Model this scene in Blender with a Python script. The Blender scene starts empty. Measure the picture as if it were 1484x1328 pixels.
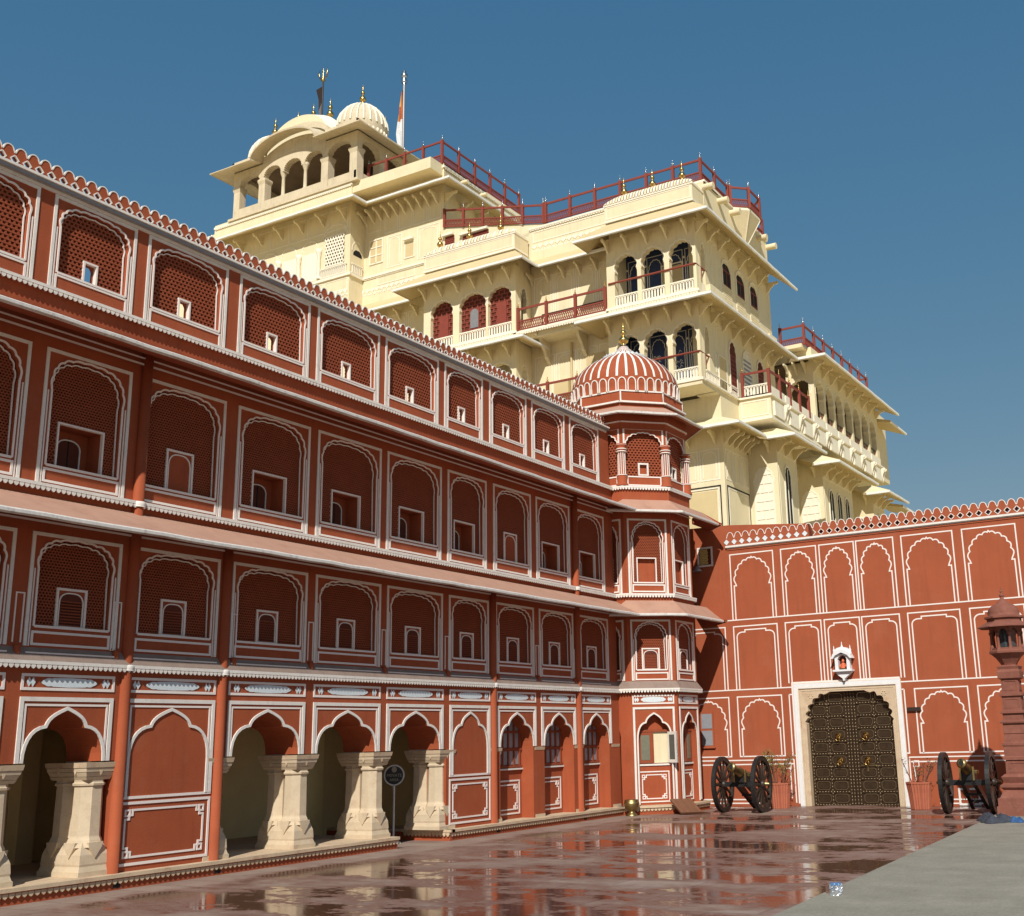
import bpy, math, random
from mathutils import Vector, Matrix
random.seed(7)
C = bpy.context.scene.collection
SC = bpy.context.scene
R2 = math.sqrt(2)

# ------------------------------------------------------------------ camera
CAM_RIGHT = Vector((0.87557, 0.48308, 0.0))
yaw, pit, rol = -5.04066598e-01, 2.42173369e-01, 2.95407091e-02
fwd = Vector((math.sin(yaw)*math.cos(pit), math.cos(yaw)*math.cos(pit), math.sin(pit)))
rgt = Vector((math.cos(yaw), -math.sin(yaw), 0))
dwn = fwd.cross(rgt)
r2 = math.cos(rol)*rgt + math.sin(rol)*dwn
d2 = -math.sin(rol)*rgt + math.cos(rol)*dwn
cd = bpy.data.cameras.new("camera"); cam = bpy.data.objects.new("camera", cd); C.objects.link(cam)
M = Matrix((( r2.x, -d2.x, -fwd.x, 0), (r2.y, -d2.y, -fwd.y, 0), (r2.z, -d2.z, -fwd.z, 1.9), (0, 0, 0, 1)))
cam.matrix_world = M
cd.sensor_width = 36; cd.sensor_fit = 'HORIZONTAL'; cd.lens = 40.138; cd.shift_x = -0.09636
cd.clip_end = 4000; cd.clip_start = 0.1
SC.camera = cam

# ------------------------------------------------------------------ sun, sky, exposure
SUN = Vector((0.44, -1.0, 0.93)).normalized()
w = bpy.data.worlds.new("World"); SC.world = w; w.use_nodes = True
nt = w.node_tree; bg = nt.nodes["Background"]
sky = nt.nodes.new("ShaderNodeTexSky"); sky.sky_type = 'NISHITA'; sky.sun_disc = False
sky.sun_elevation = math.asin(SUN.z); sky.sun_rotation = math.atan2(SUN.x, SUN.y)
sky.air_density = 1.0; sky.dust_density = 0.3; sky.ozone_density = 3.0; sky.altitude = 400
# a clear, polarised sky: less red, and a flatter rise of green and blue towards the horizon
sp_ = nt.nodes.new("ShaderNodeSeparateColor"); cb_ = nt.nodes.new("ShaderNodeCombineColor"); nt.links.new(sky.outputs[0], sp_.inputs[0])
for i_, (p_, k_) in enumerate(((1.0, 0.667), (0.55, 1.325), (0.30, 2.23))):
    a_ = nt.nodes.new("ShaderNodeMath"); a_.operation = 'POWER'; a_.inputs[1].default_value = p_; nt.links.new(sp_.outputs[i_], a_.inputs[0])
    b_ = nt.nodes.new("ShaderNodeMath"); b_.operation = 'MULTIPLY'; b_.inputs[1].default_value = k_; nt.links.new(a_.outputs[0], b_.inputs[0]); nt.links.new(b_.outputs[0], cb_.inputs[i_])
nt.links.new(cb_.outputs[0], bg.inputs[0]); bg.inputs[1].default_value = 0.10
ld = bpy.data.lights.new("sun", 'SUN'); ld.energy = 5.0; ld.angle = math.radians(0.5); ld.color = (1.0, 0.955, 0.88)
lo = bpy.data.objects.new("sun", ld); C.objects.link(lo); lo.rotation_euler = SUN.to_track_quat('Z', 'Y').to_euler(); lo.location = (10, -20, 40)
SC.view_settings.view_transform = 'Standard'; SC.view_settings.look = 'None'; SC.view_settings.exposure = 0.0; SC.view_settings.gamma = 1.0
SC.cycles.max_bounces = 6; SC.cycles.diffuse_bounces = 4

# ------------------------------------------------------------------ materials
MATS = {}
def _n(t, k, **kw):
    n = t.nodes.new(k)
    for a, b in kw.items(): setattr(n, a, b)
    return n
def noise(t, vec, scale, detail=5, rough=0.6):
    n = _n(t, "ShaderNodeTexNoise"); n.inputs["Scale"].default_value = scale; n.inputs["Detail"].default_value = detail
    n.inputs["Roughness"].default_value = rough; t.links.new(vec, n.inputs["Vector"]); return n.outputs[0]
def ramp(t, fac, stops):
    r = _n(t, "ShaderNodeValToRGB"); t.links.new(fac, r.inputs[0]); e = r.color_ramp.elements
    while len(e) < len(stops): e.new(0.5)
    for i, (p, c) in enumerate(stops):
        e[i].position = p; e[i].color = (*c, 1) if len(c) == 3 else c
    return r.outputs[0]
def mixc(t, fac, a, b, mode='MIX'):
    m = _n(t, "ShaderNodeMix", data_type='RGBA', blend_type=mode)
    for s, v in ((0, fac), (6, a), (7, b)):
        if hasattr(v, "links"): t.links.new(v, m.inputs[s])
        elif s == 0: m.inputs[0].default_value = v
        else: m.inputs[s].default_value = (*v, 1)
    return m.outputs[2]
def mat(name, col, rough=0.75, var=0.12, scale=2.5, stain=None, stain_amt=0.0, metal=0.0, bump=0.25, streak=0.0, fine=60, spec=0.35):
    m = bpy.data.materials.new(name); m.use_nodes = True; t = m.node_tree; b = t.nodes["Principled BSDF"]
    b.inputs["Roughness"].default_value = rough; b.inputs["Metallic"].default_value = metal; b.inputs["Specular IOR Level"].default_value = spec
    g = _n(t, "ShaderNodeNewGeometry"); P = g.outputs["Position"]
    lo_ = tuple(c*(1-var) for c in col); hi = tuple(min(1, c*(1+var)) for c in col)
    c = ramp(t, noise(t, P, scale), [(0.32, lo_), (0.7, hi)])
    c = mixc(t, 0.35, c, ramp(t, noise(t, P, fine, 3), [(0.3, lo_), (0.7, hi)]))
    if streak:
        mp = _n(t, "ShaderNodeMapping"); mp.inputs["Scale"].default_value = (7, 7, 0.55); t.links.new(P, mp.inputs[0])
        f = ramp(t, noise(t, mp.outputs[0], 1.0, 4), [(0.5, (0, 0, 0)), (0.78, (streak,)*3)])
        c = mixc(t, f, c, tuple(x*0.55 for x in col))
    if stain:
        f = ramp(t, noise(t, P, scale*1.7, 8, 0.7), [(0.52, (0, 0, 0)), (0.72, (stain_amt,)*3)])
        c = mixc(t, f, c, stain)
    t.links.new(c, b.inputs["Base Color"])
    if bump:
        bp = _n(t, "ShaderNodeBump"); bp.inputs["Strength"].default_value = bump; bp.inputs["Distance"].default_value = 0.01
        t.links.new(noise(t, P, fine*0.6, 4), bp.inputs["Height"]); t.links.new(bp.outputs[0], b.inputs["Normal"])
    MATS[name] = m; return m
mat("red_plaster", (0.33, 0.073, 0.026), 0.85, 0.14, 1.3, stain=(0.35, 0.115, 0.055), stain_amt=0.4, streak=0.35)
mat("red_wall_plaster", (0.33, 0.080, 0.032), 0.85, 0.10, 0.9, stain=(0.36, 0.115, 0.055), stain_amt=0.4, streak=0.3)
mat("red_lattice", (0.27, 0.062, 0.024), 0.85, 0.12, 3)
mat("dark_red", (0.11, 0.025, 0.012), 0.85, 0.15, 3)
mat("red_paint", (0.22, 0.045, 0.028), 0.6, 0.12, 4)
mat("pink_plaster", (0.42, 0.24, 0.17), 0.9, 0.12, 2.0, stain=(0.33, 0.15, 0.10), stain_amt=0.5)
mat("grey_ledge", (0.26, 0.19, 0.155), 0.9, 0.15, 3, stain=(0.15, 0.11, 0.09), stain_amt=0.5)
mat("white_paint", (0.74, 0.70, 0.64), 0.7, 0.07, 5, stain=(0.45, 0.38, 0.32), stain_amt=0.35, bump=0.15, streak=0.2)
mat("white_line", (0.78, 0.70, 0.64), 0.75, 0.05, 6, bump=0.1)
mat("worn_white", (0.62, 0.59, 0.55), 0.8, 0.12, 7, stain=(0.28, 0.23, 0.2), stain_amt=0.7)
mat("blue_white", (0.62, 0.68, 0.70), 0.7, 0.05, 6)
mat("sand_stone", (0.56, 0.45, 0.31), 0.8, 0.14, 3.5, stain=(0.40, 0.25, 0.16), stain_amt=0.5)
mat("plinth_stone", (0.55, 0.42, 0.28), 0.8, 0.15, 3, stain=(0.36, 0.17, 0.10), stain_amt=0.6)
mat("ochre_wall", (0.66, 0.52, 0.26), 0.9, 0.12, 1.5)
mat("cream", (0.72, 0.63, 0.42), 0.85, 0.06, 0.9, stain=(0.62, 0.50, 0.30), stain_amt=0.35, streak=0.25)
mat("cream_white", (0.80, 0.74, 0.60), 0.85, 0.06, 1.5, stain=(0.60, 0.54, 0.42), stain_amt=0.4, streak=0.2)
mat("ochre", (0.58, 0.46, 0.25), 0.85, 0.08, 1.5)
mat("pav_stone", (0.60, 0.51, 0.36), 0.85, 0.10, 1.2, stain=(0.40, 0.32, 0.22), stain_amt=0.5, streak=0.4)
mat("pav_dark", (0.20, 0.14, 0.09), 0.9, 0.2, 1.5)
mat("eave_white", (0.76, 0.75, 0.72), 0.8, 0.08, 2, stain=(0.52, 0.51, 0.5), stain_amt=0.5)
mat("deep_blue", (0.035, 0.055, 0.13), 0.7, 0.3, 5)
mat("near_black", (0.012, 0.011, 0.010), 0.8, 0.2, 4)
mat("dark_glass", (0.05, 0.055, 0.06), 0.15, 0.2, 6, bump=0.05, spec=0.5)
mat("grey_glass", (0.26, 0.27, 0.29), 0.25, 0.12, 9, bump=0.05, spec=0.5)
mat("green_glass", (0.17, 0.17, 0.12), 0.2, 0.15, 8, bump=0.05, spec=0.5)
mat("gold", (0.62, 0.40, 0.13), 0.28, 0.12, 8, metal=1.0, bump=0.05)
mat("steel", (0.6, 0.58, 0.55), 0.25, 0.1, 8, metal=1.0, bump=0.05)
mat("brass", (0.36, 0.27, 0.12), 0.42, 0.2, 10, metal=1.0, bump=0.1)
mat("door_brass", (0.085, 0.055, 0.032), 0.45, 0.3, 7, metal=0.75, stain=(0.05, 0.035, 0.025), stain_amt=0.7)
mat("stud_brass", (0.27, 0.20, 0.12), 0.38, 0.2, 20, metal=0.9)
mat("dark_wood", (0.035, 0.022, 0.016), 0.45, 0.35, 12)
mat("black_iron", (0.018, 0.018, 0.018), 0.4, 0.3, 12)
mat("terracotta", (0.40, 0.12, 0.065), 0.8, 0.12, 6)
mat("lantern_stone", (0.21, 0.075, 0.05), 0.85, 0.2, 5, stain=(0.30, 0.14, 0.10), stain_amt=0.5)
mat("board_wood", (0.17, 0.075, 0.04), 0.6, 0.2, 8)
mat("leaf", (0.16, 0.16, 0.03), 0.6, 0.35, 20, bump=0)
mat("twig", (0.17, 0.075, 0.05), 0.8, 0.3, 20, bump=0)
mat("cloth", (0.045, 0.05, 0.065), 0.9, 0.35, 14)
mat("cloth_blue", (0.03, 0.09, 0.22), 0.8, 0.3, 14)
mat("foil", (0.85, 0.87, 0.9), 0.18, 0.1, 30, metal=1.0, bump=0.6)
mat("label_blue", (0.05, 0.16, 0.35), 0.4, 0.2, 30)
mat("marble", (0.72, 0.72, 0.72), 0.5, 0.06, 8)
mat("sign_black", (0.012, 0.012, 0.013), 0.4, 0.2, 10, bump=0)
mat("sign_text", (0.34, 0.29, 0.20), 0.6, 0.05, 10, bump=0)
mat("grey_metal", (0.32, 0.31, 0.31), 0.45, 0.1, 10, metal=0.5)
mat("idol_orange", (0.60, 0.14, 0.06), 0.6, 0.3, 30)
mat("yellow_grille", (0.60, 0.47, 0.16), 0.6, 0.4, 40)
mat("flag_orange", (0.55, 0.16, 0.06), 0.9, 0.15, 8); mat("flag_yellow", (0.65, 0.42, 0.14), 0.9, 0.15, 8)
mat("flag_white", (0.72, 0.72, 0.72), 0.9, 0.1, 8); mat("flag_blue", (0.02, 0.04, 0.10), 0.9, 0.1, 8)

def paving_mat():
    m = bpy.data.materials.new("wet_paving"); m.use_nodes = True; t = m.node_tree; b = t.nodes["Principled BSDF"]
    g = _n(t, "ShaderNodeNewGeometry"); P = g.outputs["Position"]
    mp = _n(t, "ShaderNodeMapping"); mp.inputs["Rotation"].default_value = (0, 0, 0); t.links.new(P, mp.inputs[0])
    br = _n(t, "ShaderNodeTexBrick"); br.offset = 0.5; br.inputs["Scale"].default_value = 1.0
    br.inputs["Brick Width"].default_value = 1.15; br.inputs["Row Height"].default_value = 0.62; br.inputs["Mortar Size"].default_value = 0.02
    br.inputs["Color1"].default_value = (0.22, 0.125, 0.095, 1); br.inputs["Color2"].default_value = (0.33, 0.245, 0.19, 1); br.inputs["Mortar"].default_value = (0.10, 0.06, 0.045, 1)
    br.inputs["Bias"].default_value = -0.1
    t.links.new(mp.outputs[0], br.inputs["Vector"])
    n1 = noise(t, P, 1.1, 9, 0.62)
    dry = mixc(t, 0.45, br.outputs["Color"], ramp(t, noise(t, P, 2.2, 8, 0.7), [(0.3, (0.17, 0.10, 0.08)), (0.7, (0.37, 0.30, 0.26))]))
    dry = mixc(t, 0.25, dry, ramp(t, noise(t, P, 40, 4, 0.7), [(0.3, (0.12, 0.09, 0.07)), (0.7, (0.42, 0.35, 0.30))]))
    # water lies in the low spots: a large noise broken by a finer one, kept off the strip along the wing
    mp2 = _n(t, "ShaderNodeMapping"); mp2.inputs["Scale"].default_value = (0.75, 1.35, 1); t.links.new(P, mp2.inputs[0])
    a1_ = noise(t, mp2.outputs[0], 0.42, 6, 0.6); a2_ = noise(t, mp2.outputs[0], 2.6, 9, 0.72)
    am_ = _n(t, "ShaderNodeMath", operation='MULTIPLY_ADD'); am_.inputs[1].default_value = 0.62; t.links.new(a1_, am_.inputs[0])
    as_ = _n(t, "ShaderNodeMath", operation='MULTIPLY'); as_.inputs[1].default_value = 0.38; t.links.new(a2_, as_.inputs[0]); t.links.new(as_.outputs[0], am_.inputs[2]); a = am_.outputs[0]
    sx = _n(t, "ShaderNodeSeparateXYZ"); t.links.new(P, sx.inputs[0])
    mr = _n(t, "ShaderNodeMapRange"); mr.inputs[1].default_value = -14.75; mr.inputs[2].default_value = -13.9; mr.inputs[3].default_value = -0.25; mr.inputs[4].default_value = 0.04
    t.links.new(sx.outputs[0], mr.inputs[0])
    bf = _n(t, "ShaderNodeMath", operation='MULTIPLY'); bf.inputs[1].default_value = 0.02; t.links.new(br.outputs["Fac"], bf.inputs[0])
    ad = _n(t, "ShaderNodeMath", operation='ADD'); t.links.new(a, ad.inputs[0]); t.links.new(mr.outputs[0], ad.inputs[1])
    ad2 = _n(t, "ShaderNodeMath", operation='ADD'); t.links.new(ad.outputs[0], ad2.inputs[0]); t.links.new(bf.outputs[0], ad2.inputs[1])
    wet = ramp(t, ad2.outputs[0], [(0.542, (0, 0, 0)), (0.558, (1, 1, 1))])
    damp = ramp(t, ad2.outputs[0], [(0.44, (0, 0, 0)), (0.53, (1, 1, 1))])
    col = mixc(t, damp, dry, mixc(t, 0.75, dry, (0.15, 0.07, 0.05)))
    col = mixc(t, wet, col, (0.085, 0.036, 0.024))
    t.links.new(col, b.inputs["Base Color"])
    rr = _n(t, "ShaderNodeMapRange"); rr.inputs[3].default_value = 0.55; rr.inputs[4].default_value = 0.05; t.links.new(wet, rr.inputs[0])
    t.links.new(rr.outputs[0], b.inputs["Roughness"]); b.inputs["IOR"].default_value = 1.36
    bp = _n(t, "ShaderNodeBump"); bp.inputs["Distance"].default_value = 0.012
    inv = _n(t, "ShaderNodeMapRange"); inv.inputs[3].default_value = 0.35; inv.inputs[4].default_value = 0.07; t.links.new(wet, inv.inputs[0]); t.links.new(inv.outputs[0], bp.inputs["Strength"])
    t.links.new(noise(t, P, 18, 5, 0.6), bp.inputs["Height"]); t.links.new(bp.outputs[0], b.inputs["Normal"])
    MATS["wet_paving"] = m
paving_mat()
def slab_mat():
    m = bpy.data.materials.new("terrace_stone"); m.use_nodes = True; t = m.node_tree; b = t.nodes["Principled BSDF"]
    g = _n(t, "ShaderNodeNewGeometry"); P = g.outputs["Position"]
    c = ramp(t, noise(t, P, 1.3, 9, 0.7), [(0.3, (0.14, 0.128, 0.095)), (0.5, (0.235, 0.22, 0.17)), (0.72, (0.35, 0.32, 0.255))])
    c = mixc(t, 0.5, c, ramp(t, noise(t, P, 26, 6, 0.75), [(0.3, (0.12, 0.11, 0.085)), (0.7, (0.37, 0.345, 0.28))]))
    br = _n(t, "ShaderNodeTexBrick"); br.offset = 0.3; br.inputs["Scale"].default_value = 1.0; br.inputs["Brick Width"].default_value = 1.9; br.inputs["Row Height"].default_value = 1.4; br.inputs["Mortar Size"].default_value = 0.004
    t.links.new(P, br.inputs["Vector"])
    c = mixc(t, br.outputs["Fac"], c, (0.2, 0.185, 0.145))
    t.links.new(c, b.inputs["Base Color"]); b.inputs["Roughness"].default_value = 0.85
    bp = _n(t, "ShaderNodeBump"); bp.inputs["Strength"].default_value = 0.5; bp.inputs["Distance"].default_value = 0.01
    t.links.new(noise(t, P, 30, 5), bp.inputs["Height"]); t.links.new(bp.outputs[0], b.inputs["Normal"])
    MATS["terrace_stone"] = m
slab_mat()

# ------------------------------------------------------------------ mesh helpers
class Fr:
    """a local frame on a face: u along it, v up, w outward"""
    def __init__(s, o, u, n): s.o = Vector(o); s.u = Vector(u); s.n = Vector(n)
    def __call__(s, u, v, w=0.0): return s.o + s.u*u + Vector((0, 0, v)) + s.n*w
WORLD = Fr((0, 0, 0), (1, 0, 0), (0, 1, 0))      # u = x, v = z, w = y
class MB:
    def __init__(s): s.v = []; s.f = []; s.m = []; s.names = []; s.sm = []
    def mi(s, m):
        if m not in s.names: s.names.append(m)
        return s.names.index(m)
    def add(s, pts, faces, m, smooth=False):
        o = len(s.v); s.v += [tuple(p) for p in pts]; k = s.mi(m)
        for f in faces: s.f.append([o+i for i in f]); s.m.append(k); s.sm.append(smooth)
    def box(s, fr, u0, u1, v0, v1, w0, w1, m):
        p = [fr(a, b, c) for c in (w0, w1) for b in (v0, v1) for a in (u0, u1)]
        s.add(p, [(0, 2, 3, 1), (4, 5, 7, 6), (0, 1, 5, 4), (2, 6, 7, 3), (0, 4, 6, 2), (1, 3, 7, 5)], m)
    def hexa(s, p, m): s.add(p, [(0, 3, 2, 1), (4, 5, 6, 7), (0, 1, 5, 4), (1, 2, 6, 5), (2, 3, 7, 6), (3, 0, 4, 7)], m)
    def prism(s, fr, poly, w0, w1, m, side=None, back=True):
        n = len(poly); p = [fr(u, v, w1) for u, v in poly] + [fr(u, v, w0) for u, v in poly]
        s.add(p, [tuple(range(n))] + ([tuple(range(2*n-1, n-1, -1))] if back else []), m)
        s.add(p, [(i, i+n, (i+1) % n+n, (i+1) % n) for i in range(n)], side or m)
    def strip(s, fr, pts, t, w0, w1, m, closed=False):
        P = [Vector((a, b)) for a, b in pts]; n = len(P); L = []; Rr = []
        for i in range(n):
            a = P[i-1] if (i > 0 or closed) else None; c = P[(i+1) % n] if (i < n-1 or closed) else None; b = P[i]
            d1 = (b-a).normalized() if a is not None and (b-a).length > 1e-9 else None
            d2_ = (c-b).normalized() if c is not None and (c-b).length > 1e-9 else None
            d1 = d1 or d2_; d2_ = d2_ or d1
            nn = Vector((-d1.y-d2_.y, d1.x+d2_.x))
            if nn.length < 1e-6: nn = Vector((-d1.y, d1.x))
            nn.normalize(); k = nn.dot(Vector((-d1.y, d1.x))); k = max(k, 0.45)
            L.append(b+nn*(t/2/k)); Rr.append(b-nn*(t/2/k))
        q = [fr(x.x, x.y, w1) for x in L]+[fr(x.x, x.y, w1) for x in Rr]+[fr(x.x, x.y, w0) for x in L]+[fr(x.x, x.y, w0) for x in Rr]
        fs = []
        for i in range(n if closed else n-1):
            j = (i+1) % n
            fs += [(i, j, n+j, n+i), (i, 2*n+i, 2*n+j, j), (n+i, n+j, 3*n+j, 3*n+i)]
        if not closed: fs += [(0, n, 3*n, 2*n), (n-1, 3*n-1, 4*n-1, 2*n-1)]
        s.add(q, fs, m)
    def rect(s, fr, u0, u1, v0, v1, t, w0, w1, m): s.strip(fr, [(u0, v0), (u1, v0), (u1, v1), (u0, v1)], t, w0, w1, m, True)
    def lathe(s, c, prof, n, m, smooth=True, a0=0.0, a1=2*math.pi, caps=True, phase=0.0):
        full = abs(a1-a0-2*math.pi) < 1e-6; k = n if full else n+1; p = []
        for r, z in prof:
            for i in range(k):
                a = a0+(a1-a0)*i/n+phase; p.append((c[0]+r*math.cos(a), c[1]+r*math.sin(a), c[2]+z))
        fs = []
        for j in range(len(prof)-1):
            for i in range(n):
                i2 = (i+1) % k; fs.append((j*k+i, j*k+i2, (j+1)*k+i2, (j+1)*k+i))
        s.add(p, fs, m, smooth)
        if caps and full:
            o = len(s.v)-len(p)
            for j in (0, len(prof)-1):
                if prof[j][0] > 1e-4:
                    s.f.append([o+j*k+i for i in range(k)]); s.m.append(s.mi(m)); s.sm.append(False)
    def tube(s, pts, r, n, m, smooth=True):
        pts = [Vector(p) for p in pts]; rs = r if isinstance(r, (list, tuple)) else [r]*len(pts); q = []
        for i, p in enumerate(pts):
            d = (pts[min(i+1, len(pts)-1)]-pts[max(i-1, 0)]).normalized()
            a = d.cross(Vector((0, 0, 1)));  a = a if a.length > 1e-3 else d.cross(Vector((1, 0, 0)))
            a.normalize(); b = d.cross(a)
            for k in range(n):
                t = 2*math.pi*k/n; q.append(p+(a*math.cos(t)+b*math.sin(t))*rs[i])
        fs = [(i*n+k, i*n+(k+1) % n, (i+1)*n+(k+1) % n, (i+1)*n+k) for i in range(len(pts)-1) for k in range(n)]
        s.add(q, fs, m, smooth)
        s.add([q[k] for k in range(n)], [tuple(range(n))], m); s.add([q[-n+k] for k in range(n)], [tuple(range(n))], m)
    def build(s, name, parent=None):
        me = bpy.data.meshes.new(name); me.from_pydata(s.v, [], s.f)
        for k in s.names: me.materials.append(MATS[k])
        me.polygons.foreach_set("material_index", s.m); me.polygons.foreach_set("use_smooth", s.sm); me.update()
        o = bpy.data.objects.new(name, me); C.objects.link(o)
        if parent: o.parent = parent; o.matrix_parent_inverse = Matrix.Translation(world_loc(parent)).inverted()
        return o
def world_loc(o): return Vector(o.location) if o.parent is None else Vector((0, 0, 0))
def thing(name, label, cat, loc=(0, 0, 0), group=None):
    o = bpy.data.objects.new(name, None); C.objects.link(o); o.location = loc; o["label"] = label; o["category"] = cat
    o.empty_display_size = 0.2
    if group: o["group"] = group
    return o
def tag(o, label, cat, group=None):
    o["label"] = label; o["category"] = cat
    if group: o["group"] = group
    return o
def struct(o): o["kind"] = "structure"; return o
def part(name, parent):
    o = bpy.data.objects.new(name, None); C.objects.link(o); o.parent = parent; o.matrix_parent_inverse = Matrix.Translation(world_loc(parent)).inverted(); return o

# ------------------------------------------------------------------ outlines
def bez(p0, p1, p2, p3, n=8):
    return [tuple((1-t)**3*a+3*(1-t)**2*t*b+3*(1-t)*t*t*c+t**3*d for a, b, c, d in zip(p0, p1, p2, p3)) for t in [i/n for i in range(n+1)]]
def mirror(left, uc): return [(uc+u, v) for u, v in left] + [(uc-u, v) for u, v in reversed(left[:-1])]
def arch5(uc, a, vs, va):
    h = va-vs
    l = bez((-a, vs), (-a, vs+.42*h), (-.80*a, vs+.64*h), (-.50*a, vs+.66*h), 7)
    l += bez((-.49*a, vs+.665*h), (-.46*a, vs+.83*h), (-.22*a, vs+.92*h), (0, vs+h), 7)[1:]
    return mirror(l, uc)
def foil(uc, a, vs, va, n=5, d=0.03, p=1.0, q=1.0, seg=5, tip=0.0, foot=0.0):
    h = va-vs-tip; l = []
    if foot: l.append((-a+foot, vs-foot*0.4)); l.append((-a-foot*0.3, vs+0.02))
    B = lambda t: (-a*math.cos(t)**p, vs+h*math.sin(t)**q)
    for k in range(n):
        for i in range(seg+(1 if k == n-1 else 0)):
            f = i/seg; t = (k+f)/n*math.pi/2; x, y = B(min(t, math.pi/2-1e-6))
            x2, y2 = B(min(t+1e-3, math.pi/2-1e-7)); tx, ty = x2-x, y2-y; L = math.hypot(tx, ty) or 1
            o = d*math.sin(math.pi*f); l.append((x-ty/L*o, y+tx/L*o))
    l[-1] = (0, va)
    return mirror(l, uc)
def notch(u0, u1, v0, v1, arch): return [(u0, v0)]+arch_feet(arch, v0)+[(u1, v0), (u1, v1), (u0, v1)]
def arch_feet(arch, v0):
    r = list(arch)
    if abs(arch[0][1]-v0) > 1e-6: r = [(arch[0][0], v0)]+r+[(arch[-1][0], v0)]
    return r
def teeth(mb, fr, u0, u1, v, w, m, sp=0.08, h=0.07, wd=0.062, th=0.02):
    n = max(1, round((u1-u0)/sp)); s_ = (u1-u0)/n
    for i in range(n):
        u = u0+(i+.5)*s_; a = wd/2*s_/sp
        mb.prism(fr, [(u-a, v), (u-a*1.05, v-h*.45), (u-a*.55, v-h*.82), (u, v-h), (u+a*.55, v-h*.82), (u+a*1.05, v-h*.45), (u+a, v)], w-th, w, m, back=False)
def fret(mb, fr, u0, u1, v0, v1, t, w0, w1, m, c=0.13):
    s = c*.55
    pts = [(u0+c, v0), (u1-c, v0), (u1-c, v0+s), (u1-s, v0+s), (u1-s, v0+c), (u1, v0+c), (u1, v1-c), (u1-s, v1-c), (u1-s, v1-s), (u1-c, v1-s), (u1-c, v1), (u0+c, v1), (u0+c, v1-s), (u0+s, v1-s), (u0+s, v1-c), (u0, v1-c), (u0, v0+c), (u0+s, v0+c), (u0+s, v0+s), (u0+c, v0+s)]
    mb.strip(fr, pts, t, w0, w1, m, True)
    for a in (u0, u1):
        for b in (v0, v1):
            sa = 1 if a == u0 else -1; sb = 1 if b == v0 else -1; q = c*.62
            mb.strip(fr, [(a, b), (a+sa*q, b), (a+sa*q, b+sb*q), (a, b+sb*q)], t*.9, w0, w1+.0015, m, True)
def lattice(mb, fr, u0, u1, v0, v1, w0, w1, m, ru=0.075, rv=0.062, bar=0.38, skip=None):
    nr = max(2, round((v1-v0)/rv)); hv = (v1-v0)/nr; nu = max(2, round((u1-u0)/ru)); hu = (u1-u0)/nu; bt = hv*bar; bu = hu*bar
    def clear(a, b, c, d): return skip is None or b <= skip[0] or a >= skip[1] or d <= skip[2] or c >= skip[3]
    for i in range(nr+1):
        v = v0+i*hv
        if clear(u0, u1, v-bt/2, v+bt/2): mb.box(fr, u0, u1, v-bt/2, v+bt/2, w0, w1, m)
        else:
            mb.box(fr, u0, skip[0], v-bt/2, v+bt/2, w0, w1, m); mb.box(fr, skip[1], u1, v-bt/2, v+bt/2, w0, w1, m)
    for i in range(nr):
        for k in range(nu+1):
            u = u0+(k+(0.5 if i % 2 else 0))*hu
            if u > u1: continue
            if clear(u-bu/2, u+bu/2, v0+i*hv, v0+(i+1)*hv): mb.box(fr, u-bu/2, u+bu/2, v0+i*hv+bt/2, v0+(i+1)*hv-bt/2, w0+.004, w1-.004, m)
def eave(mb, fr, uw0, uw1, ul0, ul1, vw, vl, out, th=0.08, top="pink_plaster", under="red_plaster", lip="worn_white", lh=0.07, w0=0.0):
    """a sloping chajja: (uw, vw) on the wall, (ul, vl) at the lip top"""
    o2 = out-0.03
    p = [fr(uw0, vw, w0), fr(uw1, vw, w0), fr(ul1, vl, o2), fr(ul0, vl, o2)]
    q = [fr(uw0, vw-th*2.2, w0), fr(uw1, vw-th*2.2, w0), fr(ul1, vl-lh*.9, o2), fr(ul0, vl-lh*.9, o2)]
    mb.add(p, [(0, 1, 2, 3)], top); mb.add(q, [(0, 3, 2, 1)], under)
    mb.add([p[0], p[3], q[3], q[0]], [(0, 1, 2, 3)], under); mb.add([p[1], p[2], q[2], q[1]], [(0, 1, 2, 3)], under)
    mb.add([p[2], p[3], q[3], q[2]], [(0, 1, 2, 3)], under)
    n = max(2, int(abs(ul1-ul0)/0.5)); jit = [random.uniform(-.008, .008) for _ in range(n+1)]
    jit[0] = jit[-1] = 0
    for i in range(n):
        a = ul0+(ul1-ul0)*i/n; b = ul0+(ul1-ul0)*(i+1)/n
        za, zb = vl+jit[i], vl+jit[i+1]
        mb.add([fr(a, za-lh, out-.06), fr(b, zb-lh, out-.06), fr(b, zb-lh*.75, out), fr(a, za-lh*.75, out), fr(b, zb-.01, out), fr(a, za-.01, out), fr(b, zb+.012, out-.03), fr(a, za+.012, out-.03), fr(b, zb+.012, out-.09), fr(a, za+.012, out-.09)],
               [(0, 1, 2, 3), (3, 2, 4, 5), (5, 4, 6, 7), (7, 6, 8, 9)], lip)
FIN = [(0.0, 1.0), (.012, .98), (.02, .86), (.05, .80), (.025, .74), (.03, .70), (.11, .60), (.12, .55), (.05, .47), (.06, .44), (.17, .33), (.19, .26), (.17, .19), (.07, .12), (.09, .07), (.16, .03), (.16, 0.0)]
def finial(name, parent, loc, h, m="gold", n=12, s=1.0):
    mb = MB(); mb.lathe(loc, [(r*h*s, z*h) for r, z in reversed(FIN)], n, m); return mb.build(name, parent)

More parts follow.
